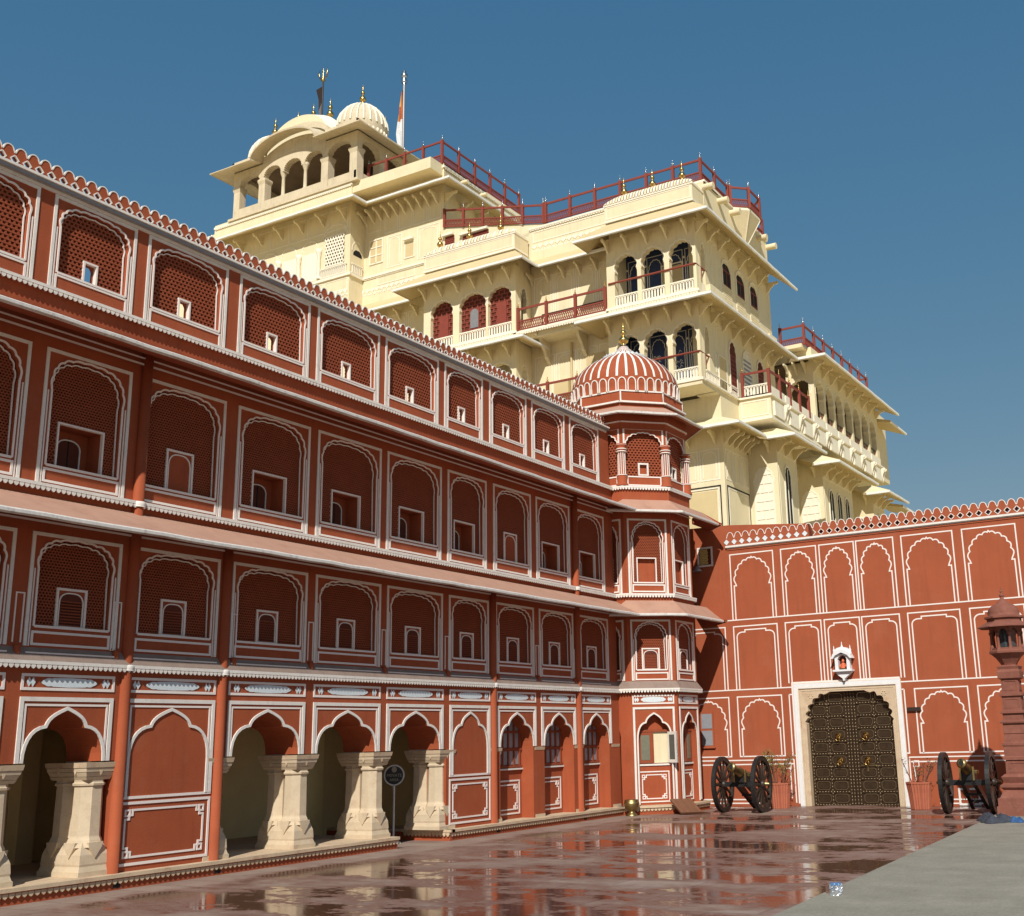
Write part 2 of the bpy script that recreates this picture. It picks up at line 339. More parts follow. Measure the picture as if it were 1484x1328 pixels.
# ================================================================== the red arcaded wing along the left
FA = Fr((-15, 0, 0), (0, 1, 0), (1, 0, 0))
BAYS = [(6.1, 7.87), (8.05, 9.83), (10.07, 11.58), (11.80, 13.52), (13.79, 15.58), (15.78, 17.62), (17.80, 19.62), (19.83, 21.31), (21.57, 23.18), (23.40, 25.0), (25.24, 26.8)]
GK = ['open', 'open', 'open', 'blind', 'open', 'open', 'open', 'blind', 'win', 'win', 'win']
EDGE = [5.9]+[(BAYS[i][1]+BAYS[i+1][0])/2 for i in range(10)]+[27.25]
wing = thing("courtyard_wing", "long red arcaded palace wing with white lines and three storeys, along the left", "building", (-15, 6, 0))

def column(fr, u, w, v0, h, parent, s=1.0):
    mb = MB(); c = fr(u, v0, w); k = h/1.6
    a = 0.27*s; B = Fr(c, (fr.u.x, fr.u.y, 0), (fr.n.x, fr.n.y, 0))
    mb.box(B, -a*.98, a*.98, 0, .07*k, -a*.98, a*.98, "sand_stone")
    ang = math.atan2(fr.u.y, fr.u.x)
    # bulging lotus foot: square at the ground, eight-sided above
    mb.lathe(c, [(a*1.33, .07*k), (a*1.25, .12*k), (a*1.22, .14*k), (a*1.25, .17*k), (a*1.2, .3*k), (a*1.02, .40*k), (a*.86, .47*k)], 4, "sand_stone", smooth=False, phase=ang+math.pi/4)
    mb.lathe(c, [(a*.98, .40*k), (a*.88, .50*k), (a*.80, .54*k), (a*.78, .56*k), (a*.74, 1.26*k), (a*.84, 1.27*k), (a*.86, 1.30*k), (a*.77, 1.32*k), (a*.78, 1.35*k)], 8, "sand_stone", smooth=False, phase=ang+math.pi/8)
    # petals on the foot
    for sgn, nv, uv in ((1, B.n, B.u), (1, B.u, B.n), (-1, B.u, B.n)):
        f2 = Fr(c, uv, nv*sgn)
        mb.prism(f2, [(-a*.45, .47*k), (-a*.38, .40*k), (0, .25*k), (a*.38, .40*k), (a*.45, .47*k)], a*.70, a*.93, "sand_stone")
        mb.prism(f2, [(-a*.34, 1.6*k), (0, 1.42*k), (a*.34, 1.6*k)], a*.80, a*.93, "plinth_stone", back=False)
    for i, (r0, r1, z0, z1) in enumerate(((.60, .68, 1.35, 1.395), (.66, .74, 1.40, 1.46), (.76, .79, 1.465, 1.52), (.82, .86, 1.525, 1.6))):
        r0 *= a*1.2; r1 *= a*1.2
        p = [B(-r0, z0*k, -r0), B(r0, z0*k, -r0), B(r0, z0*k, r0), B(-r0, z0*k, r0), B(-r1, z1*k, -r1), B(r1, z1*k, -r1), B(r1, z1*k, r1), B(-r1, z1*k, r1)]
        mb.hexa(p, "sand_stone" if i < 3 else "plinth_stone")
    return mb.build("column", parent)

def cartouche(mb, fr, L, Rr, z0, z1, m="white_line", blue="blue_white"):
    mb.rect(fr, L+.02, Rr-.02, z0+.02, z1-.02, .04, 0, .012, m)
    c = (L+Rr)/2; zc = (z0+z1)/2; a = (Rr-L)/2*.60; h = (z1-z0)*.25
    up = [(-a, 0), (-a*.95, h*.4), (-a*.88, h*.62), (-a*.84, h*.72), (-a*.80, h*.92), (-a*.73, h), (-a*.66, h*.95), (-a*.62, h*.9), (-a*.57, h*1.05), (0, h*1.18), (a*.57, h*1.05), (a*.62, h*.9), (a*.66, h*.95), (a*.73, h), (a*.80, h*.92), (a*.84, h*.72), (a*.88, h*.62), (a*.95, h*.4), (a, 0)]
    mb.prism(fr, [(c+x, zc+y) for x, y in up+[(x, -y) for x, y in reversed(up[1:-1])]], 0, .01, blue, back=False)
    for s in (-1, 1):
        q = c+s*(Rr-L)/2*.80; k = h*1.15
        for dx in ((-.03, .03) if Rr-L > 1 else (0,)):
            mb.prism(fr, [(q+dx-k*.55, zc), (q+dx, zc+k), (q+dx+k*.55, zc), (q+dx, zc-k)], 0, .01+.002*(dx > 0), blue, back=False)

WL = "white_line"
def ground_bay(fr, L, Rr, e0, e1, kind, parent, depth=0.8):
    mb = MB(); c = (L+Rr)/2; hw = (Rr-L)/2
    a = hw-.12 if kind != 'win' else hw-.13
    ar = arch5(c, a, 1.82, 2.54)
    if kind == 'open':
        mb.prism(fr, [(e0, 1.82)]+ar+[(e1, 1.82), (e1, 3.15), (e0, 3.15)], -depth, 0, "red_plaster")
        mb.box(fr, e0-.0, c-a-.02, 1.80, 1.88, -depth-.02, -.30, "white_paint"); mb.box(fr, c+a+.02, e1, 1.80, 1.88, -depth-.02, -.30, "white_paint")
    elif kind == 'win':
        mb.prism(fr, [(e0, .22), (c-a, .22)]+ar+[(c+a, .22), (e1, .22), (e1, 3.15), (e0, 3.15)], -.34, 0, "red_plaster")
        mb.box(fr, e0, e1, .22, 3.15, -.5, -.34, "red_plaster")
    else:
        mb.box(fr, e0, e1, .22, 3.15, -depth, 0, "red_plaster")
    # painted frame
    foot = 1.82 if kind != 'blind' else 1.28
    mb.strip(fr, [(L+.035, foot), (L+.035, 2.69), (Rr-.035, 2.69), (Rr-.035, foot)], .06, 0, .02, "white_paint")
    mb.strip(fr, [(L+.10, foot), (L+.10, 2.61), (Rr-.10, 2.61), (Rr-.10, foot)], .03, 0, .012, WL)
    cartouche(mb, fr, L, Rr, 2.81, 3.04)
    ao = arch5(c, a+.015, 1.82, 2.565)
    if kind == 'blind': ao = [(c-a-.015, 1.28)]+ao+[(c+a+.015, 1.28)]
    mb.strip(fr, ao, .045, 0, .022, "white_paint")
    if kind == 'blind':
        mb.strip(fr, [(L, 1.27), (Rr, 1.27)], .04, 0, .014, WL)
        mb.rect(fr, L+.02, Rr-.02, .32, 1.19, .04, 0, .014, WL); fret(mb, fr, L+.13, Rr-.13, .42, 1.09, .03, 0, .012, WL)
    o = mb.build("arch_bay", parent)
    if kind == 'win':
        g = MB(); wz = -.34
        for (z0, z1) in ((1.42, 1.72), (1.80, 2.12), (2.18, 2.48)):
            n = 5
            for i in range(n):
                u = c-a*.86+(i+.5)*(2*a*.86)/n; g.box(fr, u-.075, u+.075, z0, z1, wz, wz+.012, "grey_glass")
        for i in range(6):
            u = c-a*.86+i*(2*a*.86)/5; g.box(fr, u-.025, u+.025, 1.38, 2.5, wz, wz+.03, "red_lattice")
        for z in (1.38, 1.76, 2.15): g.box(fr, c-a, c+a, z-.03, z+.02, wz, wz+.034, "red_lattice")
        g.box(fr, c-a, c+a, 1.30, 1.335, wz, wz+.05, "white_paint")
        g.rect(fr, c-a+.04, c+a-.10, .34, 1.06, .035, wz, wz+.012, WL); fret(g, fr, c-a+.12, c+a-.19, .43, .97, .028, wz, wz+.012, WL)
        g.build("window", o)
    return o

def upper_bay(fr, L, Rr, e0, e1, z, kind, parent, flat=True, ru=.052, rv=.042, lat_m="red_lattice"):
    """one window bay of an upper floor; z = base, panel bottom, panel top, lattice bottom, spring, apex, frame top, wall top, niche top"""
    zb, p0, p1, l0, sp, ap, ft, wt, nt_ = z; c = (L+Rr)/2; hw = (Rr-L)/2; a = hw-.15
    ar = foil(c, a, sp, ap-.02, 5, .022, .60 if flat else .9, .72 if flat else .85, 5, tip=.03)
    wall = MB()
    wall.prism(fr, [(e0, l0), (c-a, l0)]+ar+[(c+a, l0), (e1, l0), (e1, wt), (e0, wt)], -.26, 0, "red_plaster")
    wall.box(fr, e0, e1, zb, l0, -.26, 0, "red_plaster")
    o = wall.build("wall_bay", parent)
    mb = MB()
    mb.strip(fr, [(L+.03, zb+.02), (L+.03, ft-.02), (Rr-.03, ft-.02), (Rr-.03, zb+.02)], .05, 0, .018, "white_paint")
    for s in (-1, 1): mb.strip(fr, [(c+s*(hw-.085), zb+.02), (c+s*(hw-.085), sp)], .02, 0, .012, WL)
    mb.strip(fr, [(c-a-.01, l0)]+[(c+(u-c)*(a+.012)/a, v+.012) for u, v in ar]+[(c+a+.01, l0)], .028, 0, .016, WL)
    mb.strip(fr, [(c-a+.02, l0)]+[(c+(u-c)*(a-.035)/a, v-.035) for u, v in ar]+[(c+a-.02, l0)], .018, -.07, -.052, WL)
    mb.strip(fr, [(c-a, l0), (c+a, l0)], .035, 0, .02, WL)
    if p1 > p0:
        mb.rect(fr, c-a-.02, c+a+.02, p0+.01, p1-.01, .035, 0, .014, WL)
    win = mb.build("window", parent)
    lt = MB()
    nz0 = l0+.03 if kind != 'flush_low' else l0+.01
    if kind == 'screen':
        nw = .11; nu = c; nz0 = l0+.015
    elif kind == 'f2': nw = min(.40, a*.64); nu = c-.02; nz0 = l0
    elif kind == 'f2flush': nw = .26; nu = c; nz0 = l0
    else: nw = .235; nu = c; nz0 = l0+.02
    lattice(lt, fr, c-a, c+a, l0, ap-.02, (-.20 if kind == "screen" else -.12), -.075, lat_m, ru, rv, .40, skip=(nu-nw, nu+nw, nz0-.05, nt_))
    if kind != 'screen':
        if kind in ('f2',):
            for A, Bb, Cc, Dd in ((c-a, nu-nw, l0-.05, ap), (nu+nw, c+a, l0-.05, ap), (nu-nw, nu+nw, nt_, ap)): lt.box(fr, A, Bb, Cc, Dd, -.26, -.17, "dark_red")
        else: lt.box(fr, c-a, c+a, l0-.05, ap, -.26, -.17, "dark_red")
    lt.build("lattice_screen", win)
    n = MB(); w_ = -.075
    if kind == 'screen':
        n.rect(fr, nu-nw-.005, nu+nw+.005, nz0, nt_, .032, w_-.05, w_+.02, WL)
        hh = nt_-nz0
        iar = foil(nu, nw-.03, nz0+hh*.6, nt_-.035, 2, .004, .8, .9, 4)
        n.prism(fr, [(nu-nw+.01, nz0+.02), (nu-nw+.03, nz0+.02)]+iar+[(nu+nw-.03, nz0+.02), (nu+nw-.01, nz0+.02), (nu+nw-.01, nt_-.01), (nu-nw+.01, nt_-.01)], w_-.09, w_-.05, "red_lattice")
    elif kind == 'f2':
        d = .34
        n.rect(fr, nu-nw, nu+nw, nz0, nt_, .028, w_-.04, w_+.02, WL)
        n.box(fr, nu-nw, nu+nw, nz0, nt_, w_-d-.05, w_-d, "red_plaster")
        for s in (-1, 1): n.box(fr, nu+s*nw-.012, nu+s*nw+.012, nz0, nt_, w_-d, w_-.02, "red_plaster")
        n.box(fr, nu-nw, nu+nw, nt_-.012, nt_+.012, w_-d, w_-.02, "red_plaster"); n.box(fr, nu-nw, nu+nw, nz0-.012, nz0+.012, w_-d, w_-.02, "grey_ledge")
        hh = nt_-nz0; aa = min(.2, nw*.55)
        sar = foil(nu+.03, aa, nz0+hh*.58, nz0+hh*.80, 2, .0, .8, .9, 5)
        n.prism(fr, [(nu+.03-aa, nz0+.05)]+sar+[(nu+.03+aa, nz0+.05)], w_-d, w_-d+.02, "dark_red")
        n.strip(fr, [(nu+.03-aa, nz0+.05)]+sar+[(nu+.03+aa, nz0+.05)], .02, w_-d, w_-d+.035, WL, True)
        n.box(fr, nu+.024, nu+.036, nz0+.05, nz0+hh*.85, w_-d+.02, w_-d+.03, "near_black")
    else:
        n.box(fr, nu-nw, nu+nw, nz0, nt_, w_-.06, w_, "red_plaster")
        n.rect(fr, nu-nw, nu+nw, nz0, nt_, .034, w_, w_+.025, WL)
        hh = nt_-nz0; aa = nw-.04
        iar = foil(nu, aa, nz0+hh*.62, nt_-.05, 2, .0, .7, .85, 6)
        pts = [(nu-aa, nz0+.02)]+iar+[(nu+aa, nz0+.02)]
        n.strip(fr, pts, .018, w_, w_+.018, WL)
        if kind == 'f1':
            n.prism(fr, [(p_[0]*.985+nu*.015, p_[1]-.008) for p_ in pts], w_-.03, w_+.004, "dark_red")
            lattice(n, fr, nu-aa*.9, nu+aa*.9, nz0+.03, nz0+hh*.68, w_+.004, w_+.012, "red_lattice", .05, .045, .4)
    n.build("shutter", win)
    return win

for i, (L, Rr) in enumerate(BAYS):
    ground_bay(FA, L, Rr, EDGE[i], EDGE[i+1], GK[i], wing)
Z1 = (3.40, 3.44, 3.63, 3.70, 4.52, 5.0, 5.04, 5.56, 4.27)
Z2 = (5.74, 5.80, 6.00, 6.05, 7.18, 7.76, 7.82, 8.46, 6.74)
Z3 = (8.73, 8.77, 9.02, 9.05, 9.78, 10.22, 10.29, 10.36, 9.42)
F1 = Fr((-15.02, 0, 0), (0, 1, 0), (1, 0, 0)); F2 = Fr((-15.05, 0, 0), (0, 1, 0), (1, 0, 0)); F3 = Fr((-15.10, 0, 0), (0, 1, 0), (1, 0, 0))
for i, (L, Rr) in enumerate(BAYS):
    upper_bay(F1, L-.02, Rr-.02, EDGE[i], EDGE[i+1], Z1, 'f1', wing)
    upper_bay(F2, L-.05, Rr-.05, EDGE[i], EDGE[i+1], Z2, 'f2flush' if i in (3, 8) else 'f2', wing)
    upper_bay(F3, L-.12, Rr-.12, EDGE[i], EDGE[i+1], Z3, 'screen', wing, ru=.078, rv=.066)
# solid body behind, roof, gallery behind the arches
mb = MB()
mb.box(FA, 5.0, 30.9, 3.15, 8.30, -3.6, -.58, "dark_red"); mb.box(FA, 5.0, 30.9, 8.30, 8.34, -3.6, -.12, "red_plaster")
mb.box(FA, 5.0, 5.9, .22, 10.3, -.8, 0, "red_plaster")
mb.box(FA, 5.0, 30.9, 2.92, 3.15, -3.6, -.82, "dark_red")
for z0, z1, ww in ((5.50, 5.74, -.03), (8.30, 8.73, -.03), (3.12, 3.22, -.01)): mb.box(FA, 5.9, 27.25, z0, z1, -.3, ww, "red_plaster")
mb.build("wall", wing)
mb = MB()
mb.box(FA, 5.0, 19.0, .0, 3.0, -3.9, -3.2, "ochre_wall"); mb.box(FA, 19.55, 31, .0, 3.0, -3.9, -3.2, "ochre_wall"); mb.box(FA, 18.95, 19.6, 2.35, 3.0, -3.9, -3.2, "ochre_wall")
mb.box(FA, 12.2, 12.5, .2, 3.0, -3.2, -2.9, "ochre_wall"); mb.box(FA, 20.35, 20.6, .0, 3.0, -3.2, -.8, "ochre_wall"); mb.box(FA, 13.2, 13.45, .2, 3.0, -3.2, -1.9, "ochre_wall")
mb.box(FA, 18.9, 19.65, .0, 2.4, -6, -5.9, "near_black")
mb.build("gallery_wall", wing)
# plinth in two lengths, open at the entrance bay
pl = MB()
for u0, u1 in ((5.0, 18.05), (19.70, 27.32)):
    pl.box(FA, u0, u1, 0, .17, -3.3, .13, "red_plaster"); pl.box(FA, u0-.0, u1, .17, .222, -3.3, .19, "plinth_stone")
    teeth(pl, FA, u0, u1, .168, .165, "plinth_stone", .094, .085, .08, .03)
    pl.box(FA, u0, u1, .155, .172, -.2, .172, "red_plaster")
pe = Fr((-15, 19.70, 0), (1, 0, 0), (0, -1, 0))
pl.box(pe, -1.1, .19, .17, .222, -.1, .05, "plinth_stone"); teeth(pl, pe, -1.05, .15, .168, .04, "plinth_stone", .094, .085, .08, .03)
for u in (11.77, 13.64, 21.43, 25.14): pl.box(FA, u-.06, u+.06, .03, .13, .05, .134, "near_black")
pl.build("plinth", wing)
for u in (8.0-.03, 9.95, 11.62, 13.70, 15.68, 17.71):
    for w_, s_ in ((-.25, 1.0), (-.66, .97)): column(FA, u if u != 11.62 else 11.47, w_, .222, 1.58, wing, s_)
column(FA, 19.72+.05, -.25, .222, 1.58, wing); column(FA, 19.72+.05, -.66, .222, 1.58, wing, .97)
for u in (21.52, 23.29, 25.10, 26.97): column(FA, u+.03, -.20, .222, 1.58, wing, .78)
# round pilasters
for u, top in ((11.77, 8.30), (13.64, 5.4), (21.43, 5.4), (25.14, 8.30)):
    p = MB(); p.lathe((-15.0, u, 0), [(.092, .222), (.088, 3.1), (.084, top)], 14, "red_plaster")
    for zz in ((3.13, 5.66) if top > 6 else (3.13,)): p.lathe((-15.0, u, 0), [(.115, zz), (.12, zz+.02), (.12, zz+.07), (.108, zz+.085)], 14, "white_paint"); teeth_n = 0
    p.build("pilaster", wing)
# white tooth courses and the ledge under the first floor
tc = MB()
for z, ww in ((3.20, .10), (5.735, .07), (8.725, .06)):
    tc.box(FA, 5.9, 27.25, z-.035, z+.012, -.05, ww, "white_paint"); teeth(tc, FA, 5.9, 27.25, z-.033, ww-.004, "white_paint", .083, .066, .064)
tc.add([FA(5.9, 3.212, .10), FA(27.25, 3.212, .10), FA(27.25, 3.42, -.03), FA(5.9, 3.42, -.03)], [(0, 1, 2, 3)], "grey_ledge")
for i, (L, Rr) in enumerate(BAYS): tc.strip(FA, [(L, 3.325), (Rr-.04, 3.325)], .022, 0.0, .045, WL)
for u in (9.95, 11.55, 13.85, 15.68, 17.71, 19.75, 21.6, 23.29, 24.95): sp = MB(); sp.lathe(FA(u, 3.30, .02), [(.04, 0), (.05, .03), (.05, .1), (.035, .13)], 8, "red_plaster"); sp.build("drain_spout", wing); tc.strip(FA, [(u-.06, 3.46), (u-.06, 4.15), (u+.06, 4.15), (u+.06, 3.46)], .018, -.02, -.005, WL)
tc.build("tooth_course", wing)
for vw, vl in ((5.56, 5.13), (8.36, 7.98)):
    e = MB(); eave(e, FA, 5.0, 27.25, 5.0, 26.92, vw, vl, .90)
    e.strip(FA, [(5.0, vw-.36), (27.2, vw-.36)], .03, 0, .012, WL); e.strip(FA, [(5.0, vw-.26), (27.2, vw-.26)], .018, 0.0, .03, WL)
    e.build("eave", wing)
# cornice and pierced parapet
co = MB(); co.box(FA, 5.0, 27.1, 10.345, 10.405, -.2, .02, "grey_metal"); co.box(FA, 5.0, 27.1, 10.395, 10.435, -.2, .05, "white_paint"); co.box(FA, 5.0, 27.1, 10.30, 10.35, -.2, -.06, "white_paint"); co.build("cornice", wing)
def star(c, r, n=8): return [(c[0]+(r if i % 2 == 0 else r*.62)*math.sin(math.pi*i/n), c[1]+(r if i % 2 == 0 else r*.62)*math.cos(math.pi*i/n)) for i in range(2*n)]
def parapet(fr, u0, n, sp_, v0, hole_v, hr, top, w0, w1, red, edge, lobed=True, solid_until=None, parent=None, name="parapet"):
    p = MB()
    for k in range(n):
        u = u0+k*sp_; h = sp_/2; s = hole_v-v0
        if lobed: half = [(0, -hr), (hr*.42, -hr*.62), (hr*.62, -hr*.42), (hr, 0), (hr*.62, hr*.42), (hr*.42, hr*.62), (0, hr)]
        else: half = [(0, -hr), (hr, 0), (0, hr)]
        solid = solid_until is not None and u < solid_until
        lft = [(u-h+a, hole_v+b) for a, b in half]; rgt_ = [(u+h-a, hole_v+b) for a, b in reversed(half)]
        va = hole_v+hr+.035
        arc = [(u-h+.004, va)]+[(u-h*.80*math.cos(t), va+.0+(top-va)*math.sin(t)**.8) for t in [math.pi*j/10 for j in range(1, 10)]]+[(u+h-.004, va)]
        if not solid:
            p.prism(fr, [(u-h, v0)]+lft+arc+rgt_+[(u+h, v0)], w0, w1, red)
            p.strip(fr, lft, .016, w1-.02, w1+.008, edge); p.strip(fr, list(reversed(rgt_)), .016, w1-.02, w1+.008, edge)
        else:
            p.prism(fr, [(u-h+a, hole_v+b) for a, b in [(0, -hr), (hr, 0), (0, hr), (-hr, 0)]], w1-.01, w1+.008, "blue_white")
        p.strip(fr, arc, .017, w1-.03, w1+.008, edge)
    return p.build(name, parent)
parapet(FA, 5.1, 109, .202, 10.43, 10.543, .068, 10.755, -.16, -.08, "red_plaster", "white_paint", parent=wing)
st = MB(); st.box(FA, 5.0, 30.9, 8.34, 10.3, -3.7, -3.55, "red_plaster"); 

# ================================================================== the corner tower with the striped dome
TC = (-15.36, 28.865); APO = 1.63; SIDE = 2*APO*math.tan(math.pi/8)
tower = thing("corner_tower", "octagonal red corner tower under a white striped dome with a gold finial", "tower", (TC[0], TC[1], 0))
def face(ang, apo=APO):
    n = Vector((math.cos(ang), math.sin(ang), 0)); return Fr((TC[0]+n.x*apo, TC[1]+n.y*apo, 0), (-n.y, n.x, 0), n)
FACES = [face(-math.pi/2), face(-math.pi/4), face(0), face(math.pi/4)]
h = SIDE/2
mb = MB()
mb.lathe((TC[0], TC[1], 0), [(1.42/math.cos(math.pi/8), .1), (1.42/math.cos(math.pi/8), 11.2)], 8, "red_plaster", smooth=False, phase=math.pi/8)
for z0, z1, ap in ((3.10, 3.24, 1.63), (5.40, 5.74, 1.625), (8.2, 8.74, 1.63), (10.4, 10.95, 1.60), (2.7, 3.1, 1.6)):
    mb.lathe((TC[0], TC[1], 0), [(ap/math.cos(math.pi/8), z0), (ap/math.cos(math.pi/8), z1)], 8, "red_plaster", smooth=False, phase=math.pi/8)
mb.build("wall", tower)
def tower_ground(fr, i):
    mb = MB(); L, Rr = -h+.09, h-.09; a = .46 if i else .4; ar = arch5(0, a, 1.85, 2.55)
    mb.prism(fr, [(-h, .22), (-a, .22)]+ar+[(a, .22), (h, .22), (h, 3.15), (-h, 3.15)], -.2, 0, "red_plaster")
    o = None
    if i == 0: return mb.build("wall_bay", tower)
    mb.strip(fr, [(L+.03, .28), (L+.03, 2.70), (Rr-.03, 2.70), (Rr-.03, .28)], .055, 0, .02, "white_paint")
    mb.strip(fr, [(-a-.015, .25), (-a-.015, 1.85)]+[(u*1.03, v+.015) for u, v in ar]+[(a+.015, 1.85), (a+.015, .25)], .04, 0, .022, "white_paint")
    cartouche(mb, fr, L, Rr, 2.80, 3.04)
    o = mb.build("arch_bay", tower)
    g = MB(); wz = -.2
    g.box(fr, -a, a, .22, 1.22, wz, wz+.04, "red_plaster"); g.box(fr, -a, a, 1.215, 1.26, wz, wz+.07, "white_paint")
    g.rect(fr, -a+.05, a-.05, .30, 1.06, .03, wz+.04, wz+.052, WL); fret(g, fr, -a+.13, a-.13, .38, .98, .026, wz+.04, wz+.05, WL, .11)
    g.box(fr, -a, a, 2.08, 2.14, wz, wz+.06, "red_lattice")
    if i == 1:
        g.box(fr, -a+.02, -.02, 1.28, 2.08, wz, wz+.05, "red_lattice"); g.box(fr, -a+.12, -.10, 1.36, 2.0, wz+.05, wz+.056, "green_glass")
        g.box(fr, -.02, a, 1.28, 2.08, wz-.0, wz+.006, "cream")
        for uu in (-.02, a-.02): g.box(fr, uu-.0, uu+.03, 1.26, 2.1, wz, wz+.06, "red_lattice")
        leaf = Fr(fr(a-.02, 0, wz+.06), (fr.u*.25+fr.n*.97), (fr.n*.25-fr.u*.97))
        g.box(leaf, 0, .40, 1.28, 2.08, 0, .035, "grey_metal"); g.box(leaf, .07, .33, 1.36, 2.0, -.003, .038, "dark_glass")
        for f_ in ((0, .07, 1.28, 2.08), (.33, .40, 1.28, 2.08), (0.07, .33, 1.28, 1.36), (0.07, .33, 2.0, 2.08)): g.box(leaf, f_[0], f_[1], f_[2], f_[3], -.006, .041, "white_paint")
    else:
        for s in (-1, 1): g.box(fr, s*.22-.19, s*.22+.19, 1.28, 2.08, wz, wz+.05, "red_lattice"); g.box(fr, s*.22-.10, s*.22+.10, 1.36, 2.0, wz+.05, wz+.056, "green_glass")
    g.build("window", o)
for i, fr in enumerate(FACES): tower_ground(fr, i)
for i, fr in enumerate(FACES):
    b1 = Fr(fr.o-fr.n*.02, fr.u, fr.n); b2 = Fr(fr.o-fr.n*.03, fr.u, fr.n)
    upper_bay(b1, -h+.1, h-.1, -h, h, Z1, 'f1', tower, flat=False)
    upper_bay(b2, -h+.1, h-.1, -h, h, Z2, 'f2', tower, flat=False)
    # top storey: lattice between striped corner shafts
    mb = MB(); a = h-.17; ar = foil(0, a, 9.92, 10.32, 4, .03, .9, .8, 5, tip=.04); b3 = Fr(fr.o-fr.n*.06, fr.u, fr.n)
    mb.prism(b3, [(-h, 9.92)]+ar+[(h, 9.92), (h, 10.6), (-h, 10.6)], -.14, 0, "red_plaster"); mb.box(b3, -h+.03, h-.03, 8.74, 9.06, -.14, -.02, "red_plaster")
    mb.strip(b3, ar, .03, 0, .014, WL); mb.strip(b3, [(-a-.07, 9.9), (-a-.07, 10.42), (a+.07, 10.42), (a+.07, 9.9)], .05, 0, .02, "white_paint"); mb.rect(b3, -a+.02, a-.02, 8.79, 9.03, .035, -.02, -.006, WL)
    wn = mb.build("window", tower)
    lt = MB(); lattice(lt, b3, -a, a, 9.06, 10.36, -.14, -.10, "red_lattice", .10, .072, .42, skip=(-.13, .13, 9.1, 9.42)); lt.box(b3, -a, a, 9.0, 10.36, -.24, -.19, "dark_red"); lt.build("lattice_screen", wn)
    n = MB(); n.rect(b3, -.13, .13, 9.10, 9.42, .045, -.12, -.06, "white_paint"); n.box(b3, -.12, .12, 9.1, 9.42, -.185, -.17, "near_black"); n.build("shutter", wn)
for i in range(8):
    a = math.pi/8+i*math.pi/4; r = (APO-.07)/math.cos(math.pi/8); cx, cy = TC[0]+r*math.cos(a), TC[1]+r*math.sin(a)
    p = MB(); p.lathe((cx, cy, 0), [(.17, 8.75), (.17, 8.80), (.14, 8.83), (.15, 9.0), (.12, 9.05), (.105, 9.1), (.10, 9.72), (.12, 9.74), (.14, 9.82), (.12, 9.85), (.16, 9.90), (.16, 9.95)], 10, "red_plaster")
    for k in range(10):
        t = 2*math.pi*k/10; p.tube([(cx+.104*math.cos(t), cy+.104*math.sin(t), 9.08), (cx+.10*math.cos(t), cy+.10*math.sin(t), 9.72)], .016, 4, WL)
    for z in (8.80, 9.05, 9.73, 9.80, 9.92): p.lathe((cx, cy, 0), [(.15, z-.012), (.165, z), (.15, z+.012)], 10, WL)
    p.build("corner_shaft", tower)
cs8 = math.cos(math.pi/8)
def ring_poly(apo): return [(TC[0]+apo/cs8*math.cos(math.pi/8+i*math.pi/4), TC[1]+apo/cs8*math.sin(math.pi/8+i*math.pi/4)) for i in range(8)]
mb = MB()
for fr in FACES:
    for z, ww in ((3.20, .12), (5.735, .08), (8.725, .07)):
        k = ww*math.tan(math.pi/8)
        mb.box(fr, -h-k, h+k, z-.035, z+.012, -.05, ww, "white_paint"); teeth(mb, fr, -h-k, h+k, z-.033, ww-.004, "white_paint", .083, .066, .064)
    k = .12*math.tan(math.pi/8)
    mb.add([fr(-h-k, 3.212, .12), fr(h+k, 3.212, .12), fr(h, 3.42, -.03), fr(-h, 3.42, -.03)], [(0, 1, 2, 3)], "grey_ledge")
mb.build("tooth_course", tower)
OV = .52
for vw, vl in ((5.56, 5.15), (8.36, 7.98)):
    e = MB(); kx = OV*math.tan(math.pi/8)
    # oblique side runs into the wing's eave, the courtyard side runs on towards the gate wall
    eave(e, FACES[1], -h, h, -h-.62, h+kx, vw, vl, OV); eave(e, FACES[2], -h, h+.85, -h-kx, h+.85, vw, vl, OV)
    fb = Fr((TC[0]+APO, TC[1]+h+.85, 0), (-1/R2, 1/R2, 0), (1/R2, 1/R2, 0)); eave(e, fb, 0.0, .9, -.38, .55, vw, vl, OV*.92)
    e.strip(FACES[1], [(-h, vw-.30), (h, vw-.30)], .03, 0, .012, WL); e.strip(FACES[2], [(-h, vw-.30), (h, vw-.30)], .03, 0, .012, WL)
    e.build("eave", tower)
e = MB(); k = .47*math.tan(math.pi/8)
for a in range(8): eave(e, face(a*math.pi/4-math.pi/2), -h, h, -h-k, h+k, 11.05, 10.78, .47)
for a in range(8):
    f = face(a*math.pi/4-math.pi/2, 1.60); hh = 1.60*math.tan(math.pi/8)
    e.strip(f, [(-hh, 11.19), (hh, 11.19)], .05, -.02, .06, "white_paint"); e.strip(f, [(-hh, 10.60), (hh, 10.60)], .03, -.02, .06, WL)
e.build("eave", tower)
dr = MB()
dr.lathe((TC[0], TC[1], 0), [(1.60/cs8, 10.9), (1.56/cs8, 11.22), (1.54/cs8, 11.55)], 8, "red_plaster", smooth=False, phase=math.pi/8)
for a in range(8):
    f = face(a*math.pi/4-math.pi/2, 1.55); hh = 1.55*math.tan(math.pi/8)
    dr.strip(f, [(-hh, 11.54), (hh, 11.54)], .04, -.03, .02, "white_paint"); dr.strip(f, [(-hh+.02, 11.2), (-hh+.02, 11.54)], .04, -.03, .02, "white_paint")
dr.build("drum", tower)
PROF = [(1.55, 11.50), (1.60, 11.75), (1.60, 12.0), (1.55, 12.2), (1.44, 12.40), (1.25, 12.62), (1.02, 12.79), (.80, 12.91), (.60, 13.02), (.55, 13.06), (.43, 13.12), (.30, 13.21), (.18, 13.32), (.10, 13.42), (.06, 13.48)]
dm = MB(); dm.lathe((TC[0], TC[1], 0), PROF, 72, "red_plaster")
